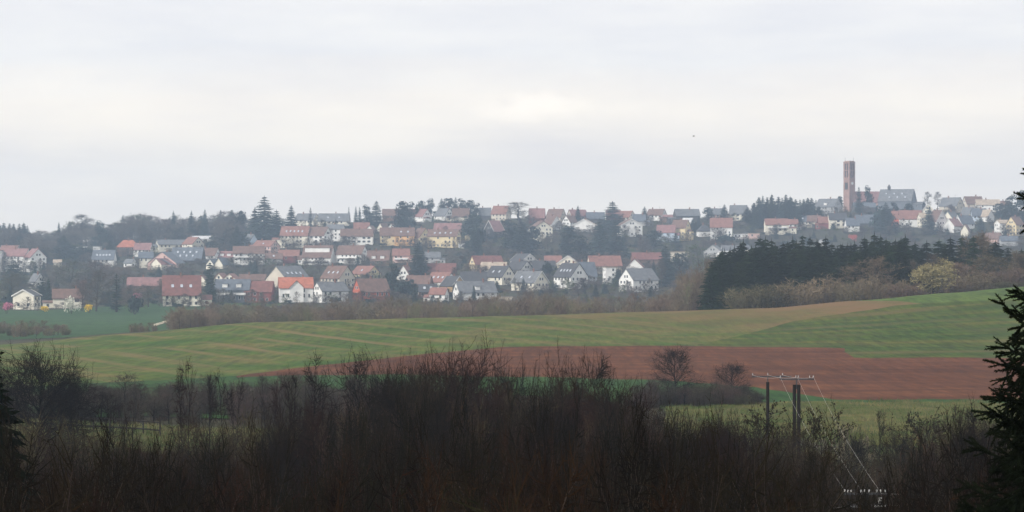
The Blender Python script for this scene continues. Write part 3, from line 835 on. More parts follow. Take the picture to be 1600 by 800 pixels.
# centre x, base row, eaves row, ridge row, ridge length, span (photo px), turn, wall, roof, features, label
HOUSES = [
# --- front row of the village, left to right
(42, 483, 462, 453, 30, 34, 80, 'C', 'd', 'wide v nc', "cream bungalow with a wide low gable and one broad dark window, above the yellow bush"),
(106, 481, 465, 452, 46, 26, 6, 'C', 'b', 'wide', "low cream house with a plain brown roof, half hidden by the white blossoming bush"),
(58, 449, 440, 428, 24, 17, -52, 'W', 'g', '', "small house with a narrow steep white gable, above the cream bungalow"),
(226, 457, 446, 434, 52, 24, 4, 'B', 'm', 'nw', "long low mauve-brown roof behind bare trees, left of the big red-brown barn roof"),
(284, 478, 460, 431, 58, 44, 10, 'C', 'n', 's3', "big red-brown barn roof with three white skylights above a cream wall"),
(318, 447, 438, 431, 14, 12, 75, 'C', 'b', 'nw nc', "tiny cream gable beside the tall dark conifer, right of the big barn roof"),
(346, 450, 436, 427, 26, 16, 78, 'C', 'r', 'nc', "left of two pale gables with red verges above the slate twin house"),
(362, 452, 438, 428, 30, 26, 82, 'C', 'r', 'nc', "right and wider of two pale gables with red verges above the slate twin house"),
(364, 472, 452, 437, 54, 26, 3, 'S', 's', 'bb d2 tall', "slate-clad twin house with two white dormers and two white framed balconies"),
(395, 446, 438, 429, 40, 18, 0, 'B', 'b', 'nw', "low brown roof behind the slate twin house, left of the beige barn gable"),
(406, 472, 455, 440, 42, 28, 0, 'M', 'n', 'nc', "dark red barn with maroon walls between the slate twin and the orange roof"),
(450, 452, 436, 416, 58, 42, 56, 'T', 'g', 's4 nw', "large beige gable with a dark verge and a grey roof carrying four skylights"),
(462, 472, 449, 434, 52, 32, 8, 'W', 'o', 'x tall', "white house with a bright orange-red roof and a steep front gable"),
(516, 472, 454, 441, 48, 30, 36, 'W', 'g', 'na', "white house with a grey roof, its narrow white gable turned left, beside the orange-red roof"),
(580, 469, 455, 436, 50, 30, 30, 'R', 'b', 'tall na', "brick-red gabled house with a wide brown roof, in front of the yellow gable"),
(528, 449, 434, 416, 42, 34, -42, 'T', 'b', 's3', "brown roof with three slanting skylights and a beige gable turned right"),
(572, 434, 428, 416, 36, 30, -42, 'Y', 'r', 's1', "small house with a pale yellow gable and light red roof, above the brick-red house"),
(634, 437, 431, 415, 20, 22, 70, 'W', 'r', '', "small red roof over a rounded white gable, left of the tall dark conifer pair"),
(690, 435, 425, 412, 44, 26, -6, 'B', 'n', 'nw', "dark red roof right of the tall dark conifer pair, no wall showing"),
(655, 455, 443, 431, 38, 24, -10, 'B', 'b', 'nw', "plain brown roof just right of the dark green round trees"),
(690, 451, 440, 426, 38, 28, -38, 'W', 'r', 's3', "red-brown roof with pale skylights and a long white gable slanting right"),
(708, 455, 446, 432, 32, 26, -52, 'O', 'd', 'v', "dark-roofed house with an ochre gable edge, above the white garage"),
(668, 463, 455, 445, 28, 20, 10, 'B', 'd', 's2', "dark low roof with two shiny panels, beside the round dark trees"),
(686, 472, 459, 450, 26, 18, -20, 'W', 'r', 'nc', "small white garage-like house under a red lean roof at the hedge edge"),
(742, 468, 456, 440, 62, 30, 22, 'W', 'g', 'd1', "long white house under a long grey roof with a small white gable on its left"),
(784, 474, 465, 463, 32, 12, 5, 'T', 't', 'flat', "low pale garden building at the hedge, below the pink tree"),
(740, 446, 438, 425, 40, 22, 0, 'K', 'd', 'nw', "dark grey roof above the long white house, left of the pink tree"),
(760, 428, 413, 400, 48, 26, 24, 'Y', 'n', '', "yellow house with a tall narrow gable and a dark red roof"),
(772, 430, 420, 410, 40, 22, -14, 'W', 't', '', "low house with a pale tan roof right before the yellow gabled house"),
(782, 444, 432, 416, 38, 30, -46, 'C', 'd', 's2', "dark roof with a long cream gable slanting right, above the pink tree"),
(818, 414, 407, 397, 36, 26, -58, 'W', 'd', 'v', "dark-roofed house whose white gable shows two small windows, topmost of the stepped gables"),
(812, 429, 421, 408, 34, 26, -48, 'W', 'd', '', "white gabled house with a black roof, directly below the topmost stepped gable"),
(850, 430, 421, 408, 34, 22, 0, 'K', 'd', 'nw', "plain dark grey roof right of the stepped white gables"),
(828, 454, 441, 424, 46, 36, -40, 'C', 'g', 's2 v', "cream house with two long skylights in its grey roof and a two-windowed gable"),
(892, 450, 432, 412, 40, 36, -50, 'W', 'd', 's4', "large white gable with a dark roof carrying four slanting skylights"),
(888, 421, 412, 400, 26, 34, 84, 'C', 'b', 'v nc', "cream double gable with a triangular brown panel, behind the large white gable"),
(864, 417, 409, 400, 26, 20, 0, 'B', 'r', 'nw nc', "flat reddish roof left of the cream double gable"),
(916, 442, 431, 410, 26, 26, 20, 'L', 's', 'ng', "dark slate roof leaning against the right of the large white gable"),
(944, 427, 415, 400, 50, 28, 12, 'T', 'r', 'nw', "wide red roof with a pale gable end, just above the tall modern house"),
(952, 444, 418, 415, 16, 18, 14, 'W', 't', 'flat', "tall narrow white modern house with a flat roof and a top row of windows"),
(993, 423, 417, 405, 26, 26, 80, 'W', 'n', 'nw', "blank white gable with dark red verges, just behind the large white farmhouse"),
(1010, 414, 405, 395, 46, 24, 0, 'B', 'n', 'nw', "wide dull red roof behind the blank white gable"),
(998, 455, 437, 420, 52, 34, 38, 'W', 'g', 'nc na', "large white farmhouse with a smooth grey roof standing alone at the hedge"),
# --- second rows, left side
(27, 424, 400, 389, 38, 26, -16, 'W', 'm', '', "white apartment house with a red-brown roof and three rows of windows, at the left edge"),
(55, 424, 402, 389, 28, 26, -58, 'W', 'm', '', "white gabled house attached to the right of the left-edge apartment house"),
(16, 402, 391, 384, 26, 20, 0, 'W', 'r', 'v', "white house with a low red roof behind the left-edge apartment house"),
(-3, 425, 394, 392, 18, 20, 0, 'G', 'w', 'flat', "grey flat-roofed block cut off by the left edge"),
(200, 399, 386, 375, 34, 24, 8, 'B', 'o', 'hip', "house with an orange-red hipped roof above dark walls, left of the white slate-roofed house"),
(224, 400, 390, 380, 26, 20, -10, 'W', 'm', '', "white-walled house with a faded brown roof, touching the orange-red hipped roof"),
(163, 416, 405, 391, 34, 24, -4, 'W', 's', 's5', "dark slate roof with five tiny bright skylights beside the bare trees"),
(152, 390, 386, 385, 11, 9, 0, 'W', 'w', 'flat nw', "small white flat garage among dark trees, the brightest of three"),
(133, 390, 386, 385, 6, 7, 20, 'W', 'w', 'flat nw', "tiny white shed among dark trees, middle of three"),
(119, 390, 387, 386, 5, 7, 20, 'G', 'w', 'flat nw', "tiny grey shed among dark trees, dullest of three"),
(90, 417, 410, 406, 12, 10, 10, 'C', 't', 'nw nc', "tiny cream hut under the dark trees, right of the left-edge gabled house"),
(204, 417, 411, 405, 16, 14, -30, 'W', 'g', '', "small white house with a pale framed window front, left of the white slate-roofed house"),
(268, 391, 382, 375, 46, 22, 22, 'C', 'g', '', "long cream house with a grey-green roof and a cream gable on its left"),
(302, 391, 381, 371, 28, 22, -48, 'C', 'r', '', "cream gabled house with a red roof, right of the long cream house"),
(318, 378, 373, 369, 40, 14, 0, 'W', 'w', 'nw nc', "distant pale strip of a house behind the cream gable with the red roof"),
(260, 419, 411, 394, 44, 46, 80, 'P', 's', '', "house with a very wide pale pink gable and two little windows under the peak"),
(294, 413, 406, 387, 48, 30, 0, 'K', 's', 's7 nw', "broad slate roof with many small bright skylights, right of the wide pale gable"),
(228, 418, 403, 394, 22, 24, 6, 'C', 's', 'tall', "cream house wing with tall windows under slate left of the wide gable"),
(254, 421, 413, 404, 28, 24, 52, 'C', 'm', 'nw', "small cream gable with a mauve roof in front of the wide pale gable"),
(325, 409, 399, 388, 34, 24, -18, 'W', 'b', '', "white house with a greyish brown roof, right of the broad slate roof"),
(354, 407, 402, 393, 28, 18, 0, 'W', 'm', 'd2', "small mauve-roofed house with two low dormers left of the long white-fronted house"),
(333, 419, 413, 405, 22, 13, 70, 'C', 's', 'nw nc', "left of two tiny pointed cream gables beside the conifer"),
(347, 419, 413, 403, 24, 14, 70, 'C', 's', 'nw nc', "right of two tiny pointed cream gables, the taller one"),
(389, 413, 396, 385, 48, 26, 0, 'W', 'b', 'b', "long white-fronted house with a flat white fascia under a brown roof"),
(416, 394, 385, 376, 36, 24, -32, 'P', 'r', 's1', "salmon-walled house with a light red roof below the tall dark spruces"),
(392, 388, 377, 366, 20, 14, -55, 'L', 'g', 'nw', "narrow pale blue gable rising behind the salmon house"),
(462, 386, 368, 354, 44, 24, -6, 'C', 'r', 's5', "apartment row with a long light red roof and cream walls, below the skyline"),
(497, 385, 368, 355, 36, 26, -26, 'W', 'b', 'wide', "white apartment house with a brown roof attached to the long light red roof"),
(524, 376, 358, 351, 26, 20, -8, 'W', 'g', '', "tall white block with a grey roof and small windows, right of the brown-roofed apartment house"),
(558, 382, 369, 358, 50, 24, -6, 'W', 'b', 'wide', "long white house with a brown roof and strip windows, left of the yellow apartment house"),
(480, 352, 344, 334, 34, 20, -26, 'C', 'g', 'ant', "grey-roofed skyline house with a cream gable end, behind the thin pointed conifer"),
(522, 353, 345, 334, 48, 20, 0, 'C', 'g', 's2', "broad grey-brown skyline roof right of the thin pointed conifer"),
(498, 413, 402, 384, 46, 28, -8, 'W', 'b', 'long b', "wide white row house with a long white dormer strip and balcony front"),
(452, 411, 400, 391, 32, 20, -6, 'M', 'r', '', "low house with a dull red roof and dark walls, left of the wide row house"),
(428, 413, 404, 396, 26, 18, 0, 'G', 'b', 's1', "low grey-brown house with a pale front left of the dull red roof"),
(550, 412, 397, 384, 44, 26, -22, 'W', 'b', 'b', "white house with a brown roof and a tall narrow white gable on its right"),
(592, 415, 407, 392, 34, 26, 0, 'B', 'b', 'd2', "broad dark brown roof with two tiny round-looking dormers"),
(627, 410, 399, 389, 26, 20, -4, 'P', 'r', 'b', "pinkish house with a light red roof and white posts"),
(676, 413, 402, 394, 24, 16, 0, 'G', 'g', '', "small greyish house with pale front below the grassy bank"),
(565, 361, 357, 348, 24, 16, 0, 'B', 'r', 'nw', "small red roof above the long white house with strip windows"),
(580, 363, 359, 353, 18, 12, 75, 'W', 'b', 'nw nc', "leftmost of three little white gables above the yellow apartment house"),
(599, 361, 358, 349, 22, 12, 65, 'C', 'b', 'nw nc', "middle and dullest of three little gables above the yellow apartment house"),
(613, 363, 358, 350, 22, 16, 82, 'W', 'b', 'nw nc', "rightmost and brightest of three little gables above the yellow apartment house"),
(606, 383, 368, 356, 24, 24, 0, 'Y', 'b', '', "pale yellow half of the apartment house with a brown roof"),
(633, 383, 368, 356, 30, 24, 0, 'A', 'b', 's2', "apricot-orange half of the apartment house with a brown roof"),
(659, 382, 371, 357, 24, 24, -56, 'Y', 'b', '', "yellow gable leaning right, next to the apricot apartment house"),
(694, 386, 369, 359, 48, 24, -16, 'Y', 'b', 's4', "yellowish block with dark balconies and a white narrow gable, above the grassy bank"),
(700, 364, 358, 349, 42, 18, -6, 'P', 'm', 'nw', "pinkish long roof just behind the yellowish block"),
(721, 388, 381, 379, 9, 8, 0, 'W', 'w', 'flat nw', "bright white box garage right of the yellowish block"),
(732, 375, 367, 364, 11, 9, 10, 'Y', 't', 'nw nc', "tiny yellow hut right of the white narrow gable"),
(645, 345, 337, 327, 18, 16, -30, 'W', 'm', '', "skyline house half seen between dark conifers with a red-brown roof"),
(661, 346, 338, 327, 22, 18, -52, 'W', 'm', '', "white gabled skyline house with a red-brown roof between two conifers"),
(694, 344, 337, 326, 26, 20, -48, 'W', 'g', '', "skyline house with a white gable and grey roof in front of the pine row"),
(720, 345, 338, 326, 26, 16, -6, 'C', 'b', '', "brown-roofed skyline house right below the pine row"),
(614, 346, 337, 327, 32, 20, 0, 'B', 'b', '', "brown skyline house left of the first tall conifer clump"),
(772, 370, 361, 345, 24, 22, 48, 'K', 'm', 'v', "dark-walled house with a white slanting verge, left of the big dark conifer clump"),
(758, 343, 336, 325, 18, 14, 0, 'K', 'g', 'nw', "small grey skyline roof right of the pine row"),
(783, 344, 334, 322, 26, 18, -26, 'T', 'r', 'ant', "skyline house with a light red roof and beige gable"),
(839, 350, 340, 326, 24, 18, 0, 'M', 'm', 'nw', "red-brown skyline roof right of the wispy bare tree"),
(869, 347, 339, 327, 26, 18, -32, 'T', 'b', 'ant', "skyline house with a brown roof and a beige gable turned right"),
(845, 377, 356, 346, 26, 30, -72, 'C', 'b', 'b', "cream house with a broad gable and a red-brown balcony, right of the dark conifer clump"),
(863, 358, 350, 338, 20, 20, -50, 'W', 'b', 'v nw', "white gable slanting right above the broad cream gable"),
(890, 355, 347, 337, 20, 16, 54, 'W', 'b', '', "white gable with one dark window and a brown roof, below the skyline"),
(914, 361, 352, 343, 26, 34, 80, 'W', 't', 'v nw', "very wide low whitish gable, left of the tall conifer clump"),
(902, 347, 338, 328, 28, 18, 26, 'T', 'm', 'ant', "skyline house with a dull red roof and a conifer standing before it"),
(930, 348, 341, 332, 28, 16, 0, 'K', 's', 'nw', "blue-grey skyline roof left of the spiky spruce"),
(978, 348, 339, 330, 24, 18, -36, 'C', 'r', 'nc', "skyline house with a bright red roof and cream gable, right of the spiky spruce"),
(958, 348, 338, 329, 22, 14, 0, 'M', 'm', 'nw', "dull red-brown roof half hidden by the spiky spruce"),
(984, 369, 352, 343, 24, 34, -76, 'W', 'b', 'v', "white house with a wide low gable, right of the tall conifer clump"),
(999, 352, 345, 335, 20, 16, -10, 'G', 's', 'nw', "blue-grey roof just above the white house with the wide low gable"),
(1026, 345, 336, 327, 26, 18, -28, 'W', 'b', 'ant', "skyline house with a brown roof and small white gable on the right"),
(1045, 347, 339, 336, 18, 12, 0, 'B', 'm', 'nw nc', "low red-brown roof touching the skyline house with the small white gable"),
(1073, 348, 337, 327, 38, 20, 8, 'K', 'g', 'nw', "broad dark grey roof on the skyline behind pale bushes"),
(1064, 375, 356, 344, 24, 22, -28, 'Y', 'b', '', "yellow house with a pale brown roof, beside the pale blue house"),
(1041, 377, 363, 352, 28, 20, -6, 'L', 'm', 'nw', "pale blue house with a mauve roof left of the yellow house"),
(1075, 354, 347, 341, 16, 12, -30, 'W', 'w', 'nw nc', "small whitish roof just above the yellow house with the pale brown roof"),
(1100, 369, 361, 351, 20, 20, 10, 'W', 'd', 'hip nw', "white house with a black hipped roof, left of the two-tone roof"),
(1127, 374, 355, 341, 34, 26, -4, 'W', 'r', 'nc', "big white house with a bright red roof, right of the black hipped roof"),
(1121, 343, 335, 326, 20, 16, 0, 'P', 'g', 'ant', "pinkish skyline house with a grey roof behind the big white house"),
(1154, 344, 334, 321, 26, 22, -10, 'C', 'g', 'wide', "cream skyline house with a tall grey roof, left of the pointed conifer wood"),
(1158, 373, 366, 364, 24, 14, -4, 'W', 'w', 'flat', "low white flat-roofed house right of the big white house"),
(1178, 374, 365, 363, 16, 12, 0, 'P', 't', 'flat', "brownish flat-roofed garage with a pale door, right of the low white house"),
(1213, 366, 351, 342, 36, 20, -4, 'C', 'r', 'wide b', "cream house with a long red roof and wide windows, below the pointed conifer wood"),
(1238, 359, 350, 343, 16, 16, -4, 'W', 'r', '', "short bright red roof attached to the right of the cream house"),
(1254, 353, 346, 337, 20, 16, 0, 'W', 's', 's1', "white house with a blue-grey roof, right of the short bright red roof"),
(1272, 354, 346, 337, 20, 16, -10, 'T', 'b', '', "tan house with a pale brown roof below the big grey gabled house"),
(1286, 357, 348, 339, 16, 14, 0, 'M', 'r', 'nw nc', "small dull red roof left of the cream house with the dark roof"),
(1308, 356, 343, 333, 28, 20, 0, 'C', 'd', 'wide', "cream house with a dark roof below the church tower"),
(1295, 343, 323, 311, 34, 26, -38, 'G', 'g', 'd1', "large grey gabled house just left of the church tower"),
(1331, 361, 352, 341, 20, 18, 0, 'W', 's', '', "small white-walled house with a slate roof under the church tower"),
(1353, 356, 348, 336, 34, 16, 0, 'K', 's', 'nw', "long slate roof with a pale ridge right of the small white-walled house"),
(1422, 354, 342, 329, 34, 22, -6, 'W', 'r', '', "white house with a clear red roof below the big dark hall roof"),
(1400, 353, 341, 330, 14, 16, 0, 'R', 'r', 'nw', "narrow salmon-red house left of the white house with the clear red roof"),
(1441, 356, 340, 333, 10, 14, 10, 'C', 't', 'nc', "narrow cream house end right of the clear red roof"),
(1450, 338, 328, 319, 22, 16, 82, 'C', 'b', 'v nc', "small cream gable with white verges right of the big dark hall roof"),
(1465, 360, 346, 329, 20, 24, -58, 'W', 'b', 'v', "tall white gable slanting right beside the dark conifer, right of the clear red roof"),
(1486, 350, 342, 331, 24, 18, 52, 'C', 'g', 'nw', "cream gable turned left, first behind the tall slanting white gable"),
(1489, 362, 353, 342, 26, 20, 48, 'W', 'm', 'v nw', "mauve roof with white verge in front of the cream gable turned left"),
(1507, 357, 349, 337, 28, 16, 34, 'W', 's', 'v', "slate roof with a white slanting verge below the pale yellow gable"),
(1509, 370, 361, 351, 16, 12, 66, 'C', 'b', 'nw nc', "small cream gable low down, left of the orange-brown trees"),
(1513, 343, 337, 324, 18, 20, -54, 'Y', 'g', '', "pale yellow gable slanting right on the slope under the skyline"),
(1529, 345, 337, 326, 22, 16, 0, 'L', 's', '', "teal-grey roofed house attached to the right of the pale yellow gable"),
(1542, 346, 338, 328, 16, 16, -50, 'W', 't', 'nw', "small white slanting gable right of the teal-grey roof"),
(1487, 331, 322, 309, 30, 24, -40, 'T', 'g', 'ant', "skyline house with a long grey roof and a tan gable, right of two thin trees"),
(1520, 328, 318, 307, 28, 20, 12, 'T', 'b', 'ant', "skyline house with a brown roof, right of the tan gable"),
(1543, 330, 320, 312, 36, 18, -4, 'W', 't', '', "skyline house with a long tan roof and white wall"),
(1568, 326, 318, 311, 18, 12, 0, 'G', 'b', 'nw', "rightmost small grey-brown roof on the skyline"),
(1567, 366, 349, 344, 20, 18, 18, 'W', 't', '', "cream-white block with a low roof near the right edge"),
(1586, 368, 351, 339, 20, 20, 40, 'Y', 'b', '', "yellow gabled house beside the cream-white block at the right edge"),
(1552, 381, 373, 364, 24, 20, -40, 'P', 'b', 'nw', "house with a slanting brown verge behind the orange-brown trees"),
(1576, 384, 376, 369, 26, 18, -10, 'G', 's', 'nw', "low blue-grey roof under the yellow gabled house at the right edge"),
(1116, 402, 393, 383, 24, 28, 72, 'G', 'g', '', "light grey gable above the left end of the dark spruce wood"),
(1142, 399, 391, 384, 30, 18, 0, 'W', 'g', 'nw', "grey roofs between two gables at the top of the dark spruce wood"),
(1165, 398, 392, 383, 22, 20, 62, 'W', 'g', '', "small white gable peeping above the dark spruce wood"),
(1136, 408, 398, 393, 30, 16, 20, 'W', 'w', 'nw nc', "white strip of a low house behind the first spruces of the wood"),
(1283, 385, 379, 374, 10, 12, 70, 'G', 'g', 'nw nc', "tiny pale gable above the middle of the spruce wood"),
(1062, 409, 394, 390, 28, 18, 0, 'T', 't', 'flat', "beige flat-roofed block between two green conifers"),
]
for i, h in enumerate(HOUSES): house(*h, seed=i)

# ---------------------------------------------------------------- church tower, nave and hall
M_SAND = mat("red_sandstone", (.33, .205, .175), .22, .4, rough=.9, detail=7, bump=.3)
M_STONE = mat("nave_stone", (.36, .23, .19), .2, .4, rough=.9, detail=7)
M_LOUV = mat("louvre", (.05, .045, .045), .2, 2)
M_METAL = mat("grey_metal", (.30, .31, .32), .15, 3, rough=.5, metal=.3)
def church_tower():
    D = 1985.0; k = D / F
    g = G(1327, D)
    o = empty("church_tower", g, R(38)); tag(o, "tall square red sandstone church tower rising above the skyline", "church tower")
    H = (400 - 254) * k - g.z; s = 18.0 * k / 1.40; h = s / 2
    zb = H - 25 * k          # belfry starts
    b = MB(); b.box((0, 0, zb / 2 - 2), (s, s, zb + 4)); link("shaft", b.mesh("shaft", [M_SAND]), o)
    b = MB(); b.box((0, 0, (zb + H) / 2), (s - 1.5, s - 1.5, H - zb))
    bel = link("belfry", b.mesh("belfry", [M_LOUV]), o)
    b = MB()
    for x in (-1, 0, 1):
        for y in (-1, 0, 1):
            if abs(x) + abs(y) == 0: continue
            wd = 1.5 if abs(x) + abs(y) == 2 else .9
            b.box((x * (h - wd / 2), y * (h - wd / 2), (zb + H) / 2), (wd, wd, H - zb))
    link("pier", b.mesh("pier", [M_SAND]), bel)
    b = MB()
    for z in (zb + .4, (zb + H) / 2, H - .5):
        b.box((0, 0, z), (s - .3, s - .3, .9))
    link("string_course", b.mesh("string_course", [M_SAND]), bel)
    b = MB(); b.box((0, 0, H + .35), (s + .3, s + .3, .7)); b.box((0, 0, H + 1.0), (s - 1.2, s - 1.2, .7)); link("parapet", b.mesh("parapet", [M_STONE]), o)
    for sx in (-1, 1):
        b = MB(); b.tube((sx * h * .7, sx * -h * .7, H + 1), (sx * h * .7, sx * -h * .7, H + 4.4), .14, .07, 5); b.box((sx * h * .7, sx * -h * .7, H + 3.6), (.9, .12, .12))
        link("aerial", b.mesh("aerial", [M_METAL]), o)
    for (x, y, rz) in ((0, -h - .05, 0), (-h - .05, 0, math.pi / 2)):
        b = MB(); n = 20; r = 1.25
        v = [(0, -.06, 0)] + [(r * math.cos(6.2832 * i / n), -.06, r * math.sin(6.2832 * i / n)) for i in range(n)] + [(r * math.cos(6.2832 * i / n), .06, r * math.sin(6.2832 * i / n)) for i in range(n)]
        b.add(v, [(0, 1 + i, 1 + (i + 1) % n) for i in range(n)] + [(1 + i, 1 + n + i, 1 + n + (i + 1) % n, 1 + (i + 1) % n) for i in range(n)])
        if rz: 
            b2 = MB(); b2.box((0, 0, 0), (3.4, .14, 6.0)); c = link("sound_window", b2.mesh("sound_window", [M_LOUV]), o, (x, y, zb - 6.5)); c.rotation_euler = (0, 0, -rz)
        else:
            c = link("clock_face", b.mesh("clock_face", [WALLS['W']]), o, (x, y, zb - 4.2))
            b3 = MB(); b3.box((0, -.1, .4), (.12, .05, .8)); b3.box((.3, -.1, 0), (.7, .05, .12)); link("clock_hand", b3.mesh("clock_hand", [M_LOUV]), c)
church_tower()
house(1353, 335, 321, 305, 44, 22, 4, 'P', 'm', 'tall nc', "stone church nave with a dull mauve roof, right of the church tower", "church_nave", "church", D=1990)
house(1350, 341, 333, 326, 34, 20, 0, 'K', 's', 'nw nc', "low slate roof in front of the church nave", D=1940)
hall = house(1402, 336, 321, 302.5, 52, 40, -22, 'S', 'g', 's6 nc nw', "very large dark hall roof with a small ridge turret, right of the church tower", "parish_hall", "hall", D=1960)
b = MB(); k = 1960 / F; hz = (336 - 302.5) * k
b.box((-7, 0, hz + .6), (2.2, 2.2, 2.4)); b.add([(-8.4, -1.4, hz + 1.8), (-5.6, -1.4, hz + 1.8), (-5.6, 1.4, hz + 1.8), (-8.4, 1.4, hz + 1.8), (-7, 0, hz + 4.6)], [(0, 1, 4), (1, 2, 4), (2, 3, 4), (3, 0, 4), (3, 2, 1, 0)])
link("ridge_turret", b.mesh("ridge_turret", [ROOFS['d']]), hall)

